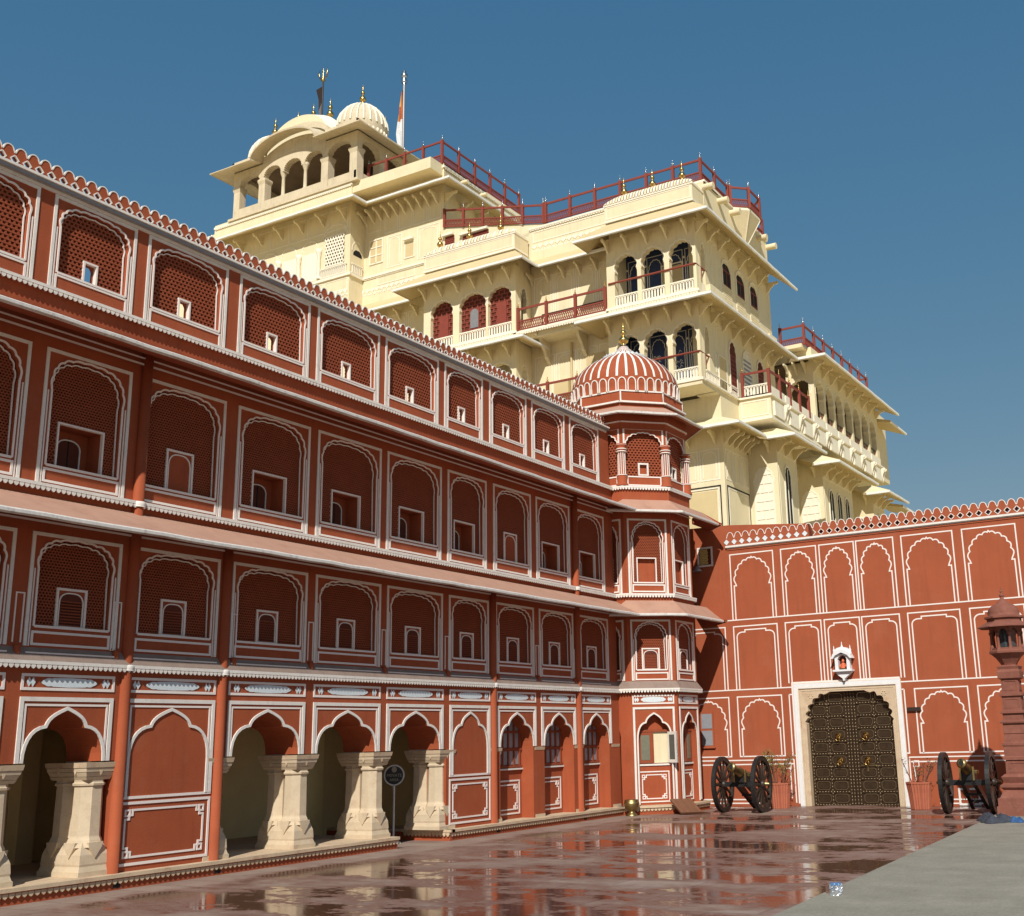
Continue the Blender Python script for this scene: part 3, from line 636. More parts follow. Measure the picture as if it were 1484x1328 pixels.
for i in range(36):
    a0 = 2*math.pi*i/36
    pts = []; 
    for r, z in PROF[2:]:
        da = .034/max(r, .2) if r > .5 else min(.05, .018/max(r, .05))
        for s in (-1, 1):
            rr = r+.014; pts.append((TC[0]+rr*math.cos(a0+s*da), TC[1]+rr*math.sin(a0+s*da), z))
    dm.add(pts, [(2*j, 2*j+1, 2*j+3, 2*j+2) for j in range(len(PROF)-3)], "white_paint", True)
    am = a0+math.pi/36; n = Vector((math.cos(am), math.sin(am), 0)); f = Fr((TC[0]+n.x*1.602, TC[1]+n.y*1.602, 0), (-n.y, n.x, 0), n)
    arc = [(-.11, 11.55), (-.11, 11.80)]+[(-.11*math.cos(t), 11.80+.15*math.sin(t)) for t in [math.pi*j/8 for j in range(1, 8)]]+[(.11, 11.80), (.11, 11.55)]
    dm.strip(f, arc, .028, -.03, .02, "white_paint")
for i in range(28):
    a = 2*math.pi*i/28; n = Vector((math.cos(a), math.sin(a), 0)); f = Fr((TC[0]+n.x*.60, TC[1]+n.y*.60, 0), (-n.y, n.x, 0), (n+Vector((0, 0, .5))).normalized())
    dm.prism(f, [(-.055, 12.985), (-.065, 13.01), (0, 13.055), (.065, 13.01), (.055, 12.985)], -.05, .05, "blue_white")
dome = dm.build("dome", tower)
finial("finial", tower, (TC[0], TC[1], 13.42), .78, s=1.05)
tp = MB()
for fr in FACES: tp.box(fr, -h-.07, h+.07, 0, .17, -.4, .16, "red_plaster"); tp.box(fr, -h-.1, h+.1, .17, .222, -.4, .22, "plinth_stone"); teeth(tp, fr, -h-.06, h+.06, .168, .19, "plinth_stone", .1, .085, .085, .03)
tp.build("plinth", tower)

# ================================================================== the gate wall across the end of the court
gw = thing("gate_wall", "high red courtyard wall with white painted arches and pierced parapet, around the bronze gate", "wall", (-9, 31.1, 0))
FB = Fr((0, 31.1, 0), (1, 0, 0), (0, -1, 0))
RW = "red_wall_plaster"
mb = MB()
GL, GR = -11.33, -8.61
mb.box(FB, -16.0, GL, 0, 7.36, -.5, 0, RW); mb.box(FB, GR, 2.5, 0, 7.36, -.5, 0, RW); mb.box(FB, GL, GR, 3.12, 7.36, -.5, 0, RW)
mb.prism(FB, [(-15.9, 7.3), (-10.74, 7.3), (-10.74, 7.80), (-13.2, 8.03), (-15.9, 8.1)], -.45, -.012, RW)
mb.build("wall", gw)
cp_ = MB(); cp_.box(FB, -13.30, 2.5, 7.315, 7.345, -.02, .03, "white_paint"); cp_.box(FB, -13.32, 2.5, 7.345, 7.40, -.02, .07, "white_paint"); cp_.box(FB, -13.30, 2.5, 7.27, 7.31, -.02, .02, RW); cp_.build("coping", gw)
parapet(FB, -13.18+.003, 64, .245, 7.40, 7.515, .085, 7.80, -.38, 0.0, RW, "white_line", lobed=False, solid_until=-10.7, parent=gw)
PX = [(-14.8, -13.49), (-13.22, -11.87), (-11.62, -10.56), (-10.46, -9.45), (-9.38, -8.33), (-8.10, -6.71), (-6.45, -5.07), (-4.80, -3.42), (-3.15, -1.80), (-1.5, -.15), (.15, 1.5)]
T = .034
for i, (a, b) in enumerate(PX):
    c = (a+b)/2; p = MB(); hw = (b-a)/2-.115
    if i > 0:
        p.strip(FB, [(a, 5.2), (a, 7.13), (b, 7.13), (b, 5.2)], T, 0, .006, WL)
        ar = foil(c, hw-.02, 6.28, 7.02, 5, .045, 1.0, .92, 6, tip=.06)
        p.strip(FB, [(c-hw-.02, 5.2), (c-hw-.02, 6.20), (c-hw+.05, 6.20), (c-hw+.03, 6.26)]+ar+[(c+hw-.03, 6.26), (c+hw-.05, 6.20), (c+hw+.02, 6.20), (c+hw+.02, 5.2)], T, 0, .006, WL)
    lo = 3.31 if 2 <= i <= 4 else 3.2
    p.strip(FB, [(a, lo), (a, 5.01), (b, 5.01), (b, lo)], T, 0, .006, WL)
    k = hw+.02; n_ = .62*k
    p.strip(FB, [(c-k, lo), (c-k, 4.70)]+[(c-k+.16*(1-math.cos(t)), 4.70+.14*math.sin(t)) for t in [math.pi/2*j/5 for j in range(1, 6)]]+[(c-n_*.9, 4.84), (c-n_*.9, 4.90), (c+n_*.9, 4.90), (c+n_*.9, 4.84)]+[(c+k-.16*(1-math.cos(t)), 4.70+.14*math.sin(t)) for t in [math.pi/2*j/5 for j in range(5, 0, -1)]]+[(c+k, 4.70), (c+k, lo)], T, 0, .006, WL)
    if not 2 <= i <= 4:
        p.strip(FB, [(a, 3.0), (a, 1.34), (b, 1.34), (b, 3.0)], T, 0, .006, WL, True)
        ar = foil(c, hw-.02, 2.18, 2.92, 5, .045, 1.0, .92, 6, tip=.06)
        p.strip(FB, [(c-hw-.02, 1.34), (c-hw-.02, 2.10), (c-hw+.05, 2.10), (c-hw+.03, 2.16)]+ar+[(c+hw-.03, 2.16), (c+hw-.05, 2.10), (c+hw+.02, 2.10), (c+hw+.02, 1.34)], T, 0, .006, WL)
    p.build("painted_panel", gw)
bl = MB()
bl.strip(FB, [(-13.4, 5.2), (2.5, 5.2)], T, 0, .007, WL)
for a, b in ((-14.9, -11.56), (-8.48, 2.5)): bl.strip(FB, [(a, 3.2), (b, 3.2)], T, 0, .007, WL)
for a, b in ((-14.9, -11.62), (-8.40, 2.5)):
    for z in (1.235, 1.12): bl.strip(FB, [(a, z), (b, z)], T, 0, .006, WL)
for a, b in ((-14.9, -12.3), (-7.7, 2.5)):
    for z in (.165, .065): bl.strip(FB, [(a, z), (b, z)], T, 0, .006, WL)
for s, g in ((-1, -11.62), (1, -8.40)):
    bl.strip(FB, [(g, 1.235), (g, .08)], T, 0, .007, WL); bl.strip(FB, [(g+s*.12, 1.02), (g+s*.12, .2)], T, 0, .006, WL); bl.rect(FB, min(g+s*.1, g+s*.24), max(g+s*.1, g+s*.24), 1.0, 1.14, .026, 0, .008, WL)
    q = -11.56 if s < 0 else -8.46
    bl.strip(FB, [(q+s*.08, 3.0), (q+s*.08, 1.34), (q, 1.34)], T, 0, .006, WL); bl.strip(FB, [(q+s*.08, 3.0), (q, 3.0)], T, 0, .006, WL)
    bl.strip(FB, [(q-s*.03, .06), (q-s*.03, 3.31)], .05, 0, .012, WL)
bl.strip(FB, [(-11.55, 3.315), (-8.47, 3.315)], .05, 0, .013, WL)
bl.build("painted_line", gw)
def pane_window(fr, u0, u1, v0, v1, parent, rows, name="window"):
    p = MB(); p.box(fr, u0, u1, v0, v1, 0, .03, RW); h_ = (v1-v0-.04)/rows
    for i in range(rows): p.box(fr, u0+.045, u1-.045, v0+.04+i*h_, v0+i*h_+h_-.02, .03, .036, "grey_glass")
    p.box(fr, u0-.03, u1+.03, v0-.04, v0, 0, .06, RW); return p.build(name, parent)
pane_window(FB, -14.42, -14.0, 1.63, 2.62, gw, 2)
p = MB(); p.rect(FB, -14.24, -13.79, 6.88, 7.42, .05, 0, .03, "white_paint"); p.box(FB, -14.2, -13.83, 6.92, 7.38, 0, .012, "dark_red")
lattice(p, FB, -14.18, -13.93, 6.94, 7.36, .012, .022, "yellow_grille", .05, .05, .5); p.build("window", gw)
p = MB(); p.rect(FB, -7.18, -6.68, 0.04, .42, .05, 0, .02, "white_paint"); lattice(p, FB, -7.14, -6.72, .08, .38, 0.0, .01, "red_lattice", .06, .06, .35); p.build("vent", gw)
p = MB(); p.box(FB, -8.33, -7.98, 2.42, 2.52, 0, .06, "dark_wood"); p.build("bolt", gw)
lamp = MB(); c = (-14.22, 30.95, 6.72); lamp.lathe(c, [(.02, .16), (.05, .14), (.08, .08), (.16, .0), (.15, -.01)], 16, "grey_metal"); lamp.tube([(c[0], c[1], c[2]+.14), (c[0], 31.05, c[2]+.2), (c[0], 31.095, c[2]+.2)], .018, 6, "grey_metal")
tag(lamp.build("wall_lamp", None), "small grey metal dish lamp on the red wall below the little square window", "lamp")

# ------------------------------------------------------------------ the gate
gate = thing("palace_gate", "studded dark bronze double gate in a cream scalloped stone surround", "gate", (-9.97, 31.1, 0))
DL, DR, DC = -11.18, -8.75, -9.965
arL = [(DL, 2.19), (DL-.03, 2.25), (DL+.05, 2.33)]
def lobe(p0, p1, d, n=6):
    r = []; ux, uy = p1[0]-p0[0], p1[1]-p0[1]; L = math.hypot(ux, uy)
    for i in range(n+1):
        f = i/n; o = d*math.sin(math.pi*f); r.append((p0[0]+ux*f-uy/L*o, p0[1]+uy*f+ux/L*o))
    return r
cus = [(-11.13, 2.34), (-11.10, 2.53), (-10.98, 2.72), (-10.80, 2.87), (-10.62, 2.96)]
gl = [(DL, 2.19), (DL-.035, 2.24)]
for a, b in zip(cus[:-1], cus[1:]): gl += lobe(a, b, .075)
gl += [(-10.55, 2.98), (-10.45, 3.03)]
gh = [(u, v) for u, v in gl]; gpoly = gh+[(2*DC-u, v) for u, v in reversed(gh)]
s = MB()
s.prism(FB, [(GL, 0), (DL, 0)]+gpoly+[(DR, 0), (GR, 0), (GR, 3.12), (GL, 3.12)], -.26, .02, "plinth_stone")
s.strip(FB, [(GL-.085, 0), (GL-.085, 3.205), (GR+.085, 3.205), (GR+.085, 0)], .165, -.1, .03, "plinth_stone"); s.strip(FB, [(GL-.05, 0), (GL-.05, 3.17), (GR+.05, 3.17), (GR+.05, 0)], .05, .03, .05, "white_paint"); s.strip(FB, [(GL-.115, 0), (GL-.115, 3.235), (GR+.115, 3.235), (GR+.115, 0)], .085, .025, .048, "marble")
s.strip(FB, [(GL+.04, 0), (GL+.04, 3.08), (GR-.04, 3.08), (GR-.04, 0)], .018, .02, .03, "sand_stone"); s.strip(FB, [(DL-.05, .0), (DL-.05, 2.15)], .02, .02, .03, "sand_stone"); s.strip(FB, [(DR+.05, .0), (DR+.05, 2.15)], .02, .02, .03, "sand_stone")
for u in (-11.0, -8.93):
    for k in range(6):
        a = k*math.pi/3; s.lathe((u+.055*math.cos(a), 31.1-.02, 2.93+.055*math.sin(a)), [(.022, -.004), (.015, .008), (0, .012)], 6, "sand_stone")
s.build("surround", gate)
FD = Fr((0, 31.1+.2, 0), (1, 0, 0), (0, -1, 0))
def studs(mb, pts, r=.02, m="stud_brass"):
    for u, v, w_ in pts:
        c_ = FD(u, v, w_); q = [c_+Vector((r*math.cos(k*math.pi/3), 0, r*math.sin(k*math.pi/3))) for k in range(6)]+[c_+Vector((r*.55*math.cos(k*math.pi/3), -r*.6, r*.55*math.sin(k*math.pi/3))) for k in range(6)]
        mb.add(q, [(k, (k+1) % 6, 6+(k+1) % 6, 6+k) for k in range(6)]+[tuple(range(6, 12))], m, True)
for sgn in (-1, 1):
    d = MB(); e0 = DC+sgn*.02 if sgn < 0 else DC+.02; e1 = DL-.1 if sgn < 0 else DR+.1
    a, b = min(DC+sgn*.005, e1), max(DC+sgn*.005, e1); d.box(FD, a, b, .0, 3.05, -.05, 0, "door_brass")
    x0 = DC+sgn*.16; x1 = DL+.06 if sgn < 0 else DR-.06; xm = (x0+x1)/2; st_ = []
    for u in (DC+sgn*.045, DC+sgn*.125, xm, x1):
        d.box(FD, u-.034, u+.034, 0, 3.05, 0, .035, "door_brass"); st_ += [(u, z*.088+.05, .036) for z in range(34)]
    zs = [.02+.335*k for k in range(10)]
    for z in zs:
        a, b = min(x0, x1), max(x0, x1); d.box(FD, a, b, z-.028, z+.028, 0, .03, "door_brass"); st_ += [(a+(k+.5)*(b-a)/12, z, .031) for k in range(12)]
    for z in zs[:-1]:
        for ua, ub in ((x0, xm), (xm, x1)):
            ua, ub = min(ua, ub)+.06, max(ua, ub)-.06; za, zb = z+.06, z+.275; k = .05
            oct_ = [(ua+k, za), (ub-k, za), (ub, za+k), (ub, zb-k), (ub-k, zb), (ua+k, zb), (ua, zb-k), (ua, za+k)]
            d.strip(FD, oct_, .024, 0, .022, "stud_brass", True); oi = [((ua+ub)/2+(u-(ua+ub)/2)*.86, (za+zb)/2+(v-(za+zb)/2)*.78) for u, v in oct_]; d.prism(FD, oi, 0, .02, "door_brass", back=False)
    studs(d, st_)
    if sgn > 0: d.box(FD, DC+.2, DC+.62, 1.03, 1.055, .03, .05, "brass"); d.box(FD, DC+.36, DC+.40, .88, 1.04, .03, .05, "brass")
    leaf = d.build("door_leaf", gate)
    for z in (1.82, 1.17):
        kn = MB(); u = DC+sgn*.385; c_ = FD(u, z, .03)
        kn.tube([c_, c_+Vector((0, -.03, 0)), c_+Vector((0, -.05, 0)), c_+Vector((0, -.09, -.01)), c_+Vector((0, -.13, -.02))], [.095, .085, .04, .06, .035], 12, "gold")
        kn.tube([c_+Vector((.055*math.cos(t), -.10-.02*math.sin(t)*0, -.06+.055*math.sin(t))) for t in [2*math.pi*j/12 for j in range(13)]], .012, 6, "gold"); kn.build("door_handle", leaf)

# ------------------------------------------------------------------ the little shrine over the gate
sh = thing("wall_shrine", "little white marble shrine niche with an orange idol on the red wall above the gate", "shrine", (-9.97, 31.0, 3.3))
FH = Fr((-9.97, 31.1, 0), (1, 0, 0), (0, -1, 0))
b = MB(); ar = foil(0, .12, 3.84, 3.98, 3, .012, .9, .9, 4)
b.prism(FH, [(-.21, 3.60), (-.12, 3.60)]+ar+[(.12, 3.60), (.21, 3.60), (.21, 4.02), (-.21, 4.02)], 0, .19, "marble")
b.box(FH, -.2, .2, 3.6, 4.02, 0, .03, "dark_red"); b.box(FH, -.27, .27, 3.55, 3.60, 0, .25, "marble")
b.prism(FH, [(-.24, 3.55), (.24, 3.55), (.16, 3.46), (.03, 3.36), (.02, 3.30), (-.02, 3.30), (-.03, 3.36), (-.16, 3.46)], 0, .16, "marble")
b.build("niche", sh)
r = MB(); rp = [(-.30, 3.90), (-.24, 4.02), (-.14, 4.11), (0, 4.15), (.14, 4.11), (.24, 4.02), (.30, 3.90), (.24, 3.90), (.17, 3.99), (0, 4.06), (-.17, 3.99), (-.24, 3.90)]
r.prism(FH, rp, 0, .27, "marble"); r.prism(FH, [(-.22, 4.0), (-.13, 4.1), (0, 4.13), (.13, 4.1), (.22, 4.0), (.22, 4.12), (.14, 4.19), (0, 4.22), (-.14, 4.19), (-.22, 4.12)], .02, .18, "marble")
for u, z in ((-.23, 4.1), (.23, 4.1), (0, 4.2)): r.lathe(FH(u, z, .13), [(.04, -.08), (.03, 0), (.035, .03), (.014, .08), (.012, .13), (0, .17)], 8, "marble")
r.build("roof", sh)
d = MB(); c_ = FH(0, 3.61, .11)
d.lathe(c_, [(.10, 0), (.10, .02), (.06, .03)], 12, "gold"); d.lathe(c_+Vector((0, 0, .03)), [(.075, 0), (.08, .04), (.055, .10), (.05, .13), (.02, .15)], 10, "idol_orange"); d.lathe(c_+Vector((0, 0, .175)), [(0, 0), (.035, .02), (.042, .05), (.03, .085), (0, .11)], 10, "idol_orange")
for s_ in (-1, 1): d.tube([c_+Vector((.05*s_, 0, .14)), c_+Vector((.09*s_, -.02, .09)), c_+Vector((.06*s_, -.06, .06))], .02, 6, "idol_orange")
d.build("idol", sh)

# ================================================================== the yellow palace behind
pal = thing("palace", "tall cream yellow palace with stacked balconies and red roof railings behind the red wing", "palace", (-30, 45, 0))
FP = Fr((0, 44, 0), (1, 0, 0), (0, -1, 0)); FRC = Fr((0, 45.4, 0), (1, 0, 0), (0, -1, 0)); FS = Fr((-19.57, 0, 0), (0, 1, 0), (1, 0, 0))
CW = "cream_white"
def panels(mb, fr, u0, u1, v0, v1, n, arch=True):
    w_ = (u1-u0)/n
    for i in range(n):
        a, b = u0+i*w_+.06, u0+(i+1)*w_-.06; mb.rect(fr, a, b, v0, v1, .05, 0, .015, CW)
        if arch and v1-v0 > .8: mb.strip(fr, [(a+.14, v0+.1)]+foil((a+b)/2, (b-a)/2-.14, v1-.55, v1-.12, 3, .03, .8, .8, 4)+[(b-.14, v0+.1)], .04, 0, .015, CW)
def scallops(mb, fr, u0, u1, v, r=.16, w_=.03):
    n = max(1, round((u1-u0)/(2*r))); s_ = (u1-u0)/n
    for i in range(n):
        c = u0+(i+.5)*s_; mb.prism(fr, [(c-s_*.3, v), (c-s_*.42, v-r*.6), (c, v-r*1.5), (c+s_*.42, v-r*.6), (c+s_*.3, v)], 0, w_, CW, back=False)
        mb.strip(fr, [(c-s_*.5, v-r*2.3), (c, v-r*1.4), (c+s_*.5, v-r*2.3)], .06, 0, w_*.8, CW)
def bracket(mb, fr, u, v, out, drop, m="cream", t=.09):
    pr = [(0, 0), (out, 0), (out, -.10), (out*.82, -.16), (out*.72, -.12), (out*.6, -drop*.35), (out*.38, -drop*.55), (out*.25, -drop*.8), (0, -drop)]
    f2 = Fr(fr(u, v, 0), fr.n, fr.u); mb.prism(f2, pr, -t/2, t/2, m)
def pal_eave(fr, uw0, uw1, ul0, ul1, vw, vl, out, step=1.25, top="ochre", brk=True, name="eave"):
    e = MB(); eave(e, fr, uw0, uw1, ul0, ul1, vw, vl, out, .1, top, "ochre", "eave_white", .15)
    o = e.build(name, pal)
    if brk:
        n = max(1, round((uw1-uw0)/step))
        for i in range(n+1):
            u = uw0+.12+(uw1-uw0-.5)*i/n; b = MB(); bracket(b, fr, u, vl-.0, out*.55, .55); b.build("bracket", o)
    return o
def balusters(mb, fr, u0, u1, v0, v1, m=CW, sp_=.155, w0=-.04, w1=.0):
    n = max(2, round((u1-u0)/sp_)); s_ = (u1-u0)/n
    mb.box(fr, u0, u1, v1-.06, v1, w0-.01, w1+.01, m); mb.box(fr, u0, u1, v0, v0+.05, w0-.01, w1+.01, m)
    for i in range(n):
        c = u0+(i+.5)*s_; mb.box(fr, c-s_*.27, c+s_*.27, v0+.04, v1-.15, w0, w1, m)
        mb.strip(fr, [(c-s_*.5, v1-.06), (c, v1-.15), (c+s_*.5, v1-.06)], .03, w0+.005, w1, m)
def rail(path, h_=1.12, post=1.25, fin="steel", solid=.44, ends=True, name="railing", parent=None, fh=.34):
    for si, (A, B) in enumerate(zip(path[:-1], path[1:])):
        A, B = Vector(A), Vector(B); L = (B-A).length; U = (B-A)/L; N = Vector((U.y, -U.x, 0)).normalized(); fr = Fr(A, U, N); m = MB(); n = max(1, round(L/post))
        for i in range(1 if si else 0, n+1):
            u = L*i/n; m.box(fr, u-.065, u+.065, 0, h_+.05, -.065, .065, "red_paint")
        m.box(fr, 0, L, h_-.10, h_-.0, -.035, .035, "red_paint"); m.box(fr, 0, L, solid-.05, solid+.02, -.03, .03, "red_paint"); m.box(fr, 0, L, .02, .08, -.03, .03, "red_paint")
        k = max(2, round(L/.105))
        for i in range(k): c = (i+.5)*L/k; m.strip(fr, [(c-.052, .08), (c-.0, solid*.55), (c+.052, solid-.05)], .028, -.012, .012, "red_paint")
        if solid > .1:
            for i in range(k): c = (i+.5)*L/k; m.strip(fr, [(c+.052, .08), (c-.0, solid*.55), (c-.052, solid-.05)], .028, -.014, .010, "red_paint")
        o = m.build(name, parent or pal)
        for i in range(1 if si else 0, n+1):
            p_ = fr(L*i/n, h_+.05, 0); finial("finial", o, p_, fh, fin, 8, .75)
def arcade(name, fr, arches, u0, u1, v0, v1, sp_, apex, d=.3, sill=None, m="cream", bal=None, flat=False, n=3, dd=.07, pw=.0):
    """a wall face pierced by cusped arches; arches = [(centre, half width)]"""
    mb = MB(); ed = [u0]+[(arches[i][0]+arches[i][1]+arches[i+1][0]-arches[i+1][1])/2 for i in range(len(arches)-1)]+[u1]
    for i, (c, a) in enumerate(arches):
        ar = foil(c, a, sp_, apex, n, dd, .85, .85, 5, tip=.10)
        wl = pw
        poly = [(ed[i], v0), (c-a-wl, v0), (c-a-wl, sp_-.12), (c-a, sp_)]+ar+[(c+a, sp_), (c+a+wl, sp_-.12), (c+a+wl, v0), (ed[i+1], v0), (ed[i+1], v1), (ed[i], v1)]
        mb.prism(fr, poly, -d, 0, m); mb.strip(fr, [(c-a-.02, sp_)]+[(c+(u-c)*1.06, v+.04) for u, v in ar]+[(c+a+.02, sp_)], .05, 0, .02, CW)
        mb.strip(fr, [(c-a-.1, sp_-.3), (c-a-.1, v1-.12), (c+a+.1, v1-.12), (c+a+.1, sp_-.3)], .03, 0, .012, CW) if a < .5 else None
    o = mb.build(name, pal)
    if bal:
        b = MB()
        for c, a in arches: balusters(b, fr, c-a-wl, c+a+wl, v0+.02, v0+bal)
        b.build("balustrade", o)
    return o
# ---- bodies
mb = MB()
P = FP
mb.box(WORLD, -46, -19.6, 0, 27.35, 47.0, 53.2, "cream")                       # core block behind the balconies
mb.box(WORLD, -55, -29.36, 0, 20.9, 45.4, 48, "cream")
mb.box(WORLD, -29.35, -24.21, 0, 25.3, 45.4, 47.0, "cream")
for x0, x1 in ((-35.05, -29.36), (-24.2, -19.58)):
    mb.box(WORLD, x0+.01, x1-.01, 24.96, 25.79, 44.31, 47, "cream"); mb.box(WORLD, x0+.01, x1-.01, 20.93, 21.16, 44.02, 47, "cream")
mb.box(WORLD, -55, -24.2, 0, 16.9, 45.97, 47, "cream")
mb.build("wall", pal)
# ---- the two projecting balconies, two storeys of three arches each
for x0, x1, cs, kind in ((-35.05, -29.355, (-33.89, -31.96, -30.31), 'screen'), (-24.2, -19.57, (-23.18, -21.77, -20.32), 'open')):
    wd = .66 if kind == 'screen' else .55
    for lv, (v0, v1, sp_, ap) in enumerate(((21.47, 24.98, 23.22, 24.03), (17.30, 20.95, 19.15, 20.0))):
        o = arcade("balcony_arcade", FP, [(c, wd+(.12 if (kind == 'screen' and j == 1) else 0)) for j, c in enumerate(cs)], x0, x1, v0, v1, sp_, ap, .3, bal=.56, pw=.05)
        # returns on the right side, one narrow arch
        FSs = Fr((x1+.004, 0, 0), (0, 1, 0), (1, 0, 0)); q = MB(); ar = foil(44.72, .24, sp_, ap-.05, 3, .04, .85, .85, 4, tip=.08)
        q.prism(FSs, [(44.3, v0), (44.48, v0)]+ar+[(44.96, v0), (45.42, v0), (45.42, v1), (44.3, v1)], -.25, 0.004, "cream"); q.box(FSs, 44.48, 44.96, v0, v0+.5, -.05, -.03, CW); q.strip(FSs, ar, .05, 0, .02, CW); q.build("side_arch", o)
        q = MB(); q.box(WORLD, x0, x0+.25, v0, v1, 44.3, 45.42, "cream"); q.build("side_wall", o)
        i_ = MB()
        if kind == 'screen' and lv == 0:
            for j, c in enumerate(cs):
                i_.box(FP, c-.85, c+.85, v0, 24.2, -.36, -.24, "dark_red"); lattice(i_, FP, c-.82, c+.82, v0+.5, 24.1, -.24, -.2, "red_paint", .30, .22, .22); i_.box(FP, c-.28, c+.28, v0, v0+1.75, -.26, -.18, "red_paint")
            i_.prism(FP, [(cs[1]-.24, v0+.75)]+foil(cs[1], .24, v0+1.5, v0+1.75, 2, .01)+[(cs[1]+.24, v0+.75)], -.2, -.15, "grey_metal")
        else:
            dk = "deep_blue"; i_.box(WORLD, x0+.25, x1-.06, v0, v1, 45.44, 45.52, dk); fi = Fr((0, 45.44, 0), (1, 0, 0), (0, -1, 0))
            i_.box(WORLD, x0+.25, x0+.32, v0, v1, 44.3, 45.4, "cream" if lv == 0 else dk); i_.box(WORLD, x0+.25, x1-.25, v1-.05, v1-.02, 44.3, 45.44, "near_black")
            n_ = 4
            for j in range(n_):
                a, b = x0+.35+j*(x1-x0-.6)/n_, x0+.35+(j+1)*(x1-x0-.6)/n_; i_.rect(fi, a+.07, b-.07, v0+.62, v1-.75, .035, 0, .012, CW)
                i_.strip(fi, [(a+.17, v0+.7)]+foil((a+b)/2, (b-a)/2-.17, v1-1.6, v1-.95, 4, .04, .9, .9, 4)+[(b-.17, v0+.7)], .03, 0, .012, CW)
                i_.lathe((a+.0, 45.43, v1-1.15), [(.0, -.07), (.07, 0), (0, .07)], 8, CW)
                if lv == 1:
                    for k in range(14): uu = random.uniform(a+.25, b-.25); vv = random.uniform(v0+.9, v1-1.7); i_.strip(fi, [(uu-.07, vv-.05), (uu, vv+.06), (uu+.08, vv-.02)], .022, 0, .01, CW)
            i_.rect(fi, x0+.3, x1-.3, v0+.1, v0+.5, .04, 0, .012, CW)
            if lv == 0: i_.box(fi, -21.95, -20.95, v0, v0+2.05, 0, .03, "ochre"); i_.rect(fi, -22.0, -20.9, v0, v0+2.15, .06, 0, .04, CW)
        i_.build("inner_wall", o)
        if kind == 'open':
            rr = MB(); rr.tube([FP(x0+.1, v0+1.22, .03), FP(x1-.05, v0+1.22, .03)], .05, 8, "red_paint"); rr.tube([FP(x1-.03, v0+1.22, .0), FP(x1-.03, v0+1.22, -1.2)], .045, 8, "red_paint"); rr.tube([FP(x1-.03, v0+.7, -.6), FP(x1-.03, v0+1.22, -.6)], .035, 6, "red_paint"); rr.build("handrail", o)
        s_ = MB(); s_.box(FP, x0-.1, x1+.1, v0-.12, v0, -1.5, .08, CW)
        s_.box(FP, x0-.02, x1+.02, v0-.30, v0-.10, -1.5, .03, "cream")
        if lv == 0: teeth(s_, FP, x0-.05, x1+.05, v0-.12, .06, CW, .14, .10, .12)
        s_.build("floor_slab", o)
    # eaves over both storeys
    O = 1.16
    pal_eave(FP, x0, x1, x0-O, x1+O, 25.72, 24.77, O); pal_eave(FP, x0, x1, x0-O, x1+O, 21.30, 20.74, O, top="cream")
    if kind == 'screen':
        F2_ = Fr((x1, 0, 0), (0, 1, 0), (1, 0, 0)); pal_eave(F2_, 44, 45.4, 44-O, 44.24, 25.72, 24.77, O, brk=False); pal_eave(F2_, 44, 45.4, 44-O, 45.3, 21.3, 20.74, O, brk=False)
    F3_ = Fr((x0, 0, 0), (0, -1, 0), (-1, 0, 0)); pal_eave(F3_, -45.4, -44, -44.24, -44+O, 25.72, 24.77, O, brk=False); pal_eave(F3_, -45.4, -44, -45.3, -44+O, 21.3, 20.74, O, brk=False)
    # parapet band with the curved ribbed cap and three gold finials
    b = MB(); b.box(FP, x0-.012, x1+.012, 25.80, 25.90, -1.19, .06, CW); b.box(FP, x0, x1, 25.9, 26.66, -1.19, .03, "cream"); panels(b, FP, x0+.1, x1-.1, 26.02, 26.55, 2, False) if False else b.rect(FP, x0+.1, x1-.1, 26.0, 26.58, .05, .03, .045, CW)
    cb = b.build("parapet_band", pal)
    cp2 = MB(); n_ = 30
    for j in range(n_):
        a, bb = x0+(x1-x0)*j/n_, x0+(x1-x0)*(j+1)/n_
        def lift(x): t = min(1, min(x-x0, x1-x)/1.2); return .36*math.sqrt(max(0, 1-(1-t)**2))
        g_ = .02
        for k in range(5):
            t0, t1 = k*math.pi/2/5, (k+1)*math.pi/2/5
            def pt(x, t): return FP(x, 26.66+.06+(.14+lift(x))*math.sin(t), .10-.55*(1-math.cos(t)))
            cp2.add([pt(a+g_, t0), pt(bb-g_, t0), pt(bb-g_, t1), pt(a+g_, t1)], [(0, 1, 2, 3)], CW if j % 2 else "cream", True)
    cp2.box(FP, x0-.03, x1+.03, 26.63, 26.74, -1.2, .07, CW); cp2.build("roof_cap", cb)
    for x in ((-34.3, -32.4, -30.45) if kind == 'screen' else (-23.3, -21.77, -20.22)): finial("finial", cb, (x, 44.35, 27.1), 1.05, "gold", 12, .85)
# ---- recessed centre: wall panels, balcony railing, eave, roof parapet
mb = MB(); panels(mb, FRC, -29.2, -24.3, 22.0, 24.6, 4); mb.rect(FRC, -28.7, -24.9, 21.6, 22.6, .05, .0, .02, "near_black")
panels(mb, FRC, -29.2, -24.3, 17.8, 20.4, 4); panels(mb, FRC, -41, -36, 22.0, 24.6, 4); mb.box(FRC, -26.2, -25.2, 18.6, 20.0, 0, .04, "ochre"); mb.box(FRC, -27.9, -27.1, 18.2, 18.9, 0, .3, "ochre")
mb.build("wall_panel", pal)
pal_eave(FRC, -29.35, -24.2, -29.35+1.16, -24.2-1.16+2.3, 25.66, 24.77, 1.15, .95); pal_eave(FRC, -60, -35.05, -60, -35.05-1.16, 25.66, 24.77, 1.15, 1.2)
sl = MB(); sl.box(FP, -29.5, -24.1, 21.28, 21.40, -1.4, .06, CW); teeth(sl, FP, -29.4, -24.2, 21.28, .05, CW, .14, .1, .12); sl.box(FP, -29.3, -24.3, 21.0, 21.28, -1.4, -.2, "cream")
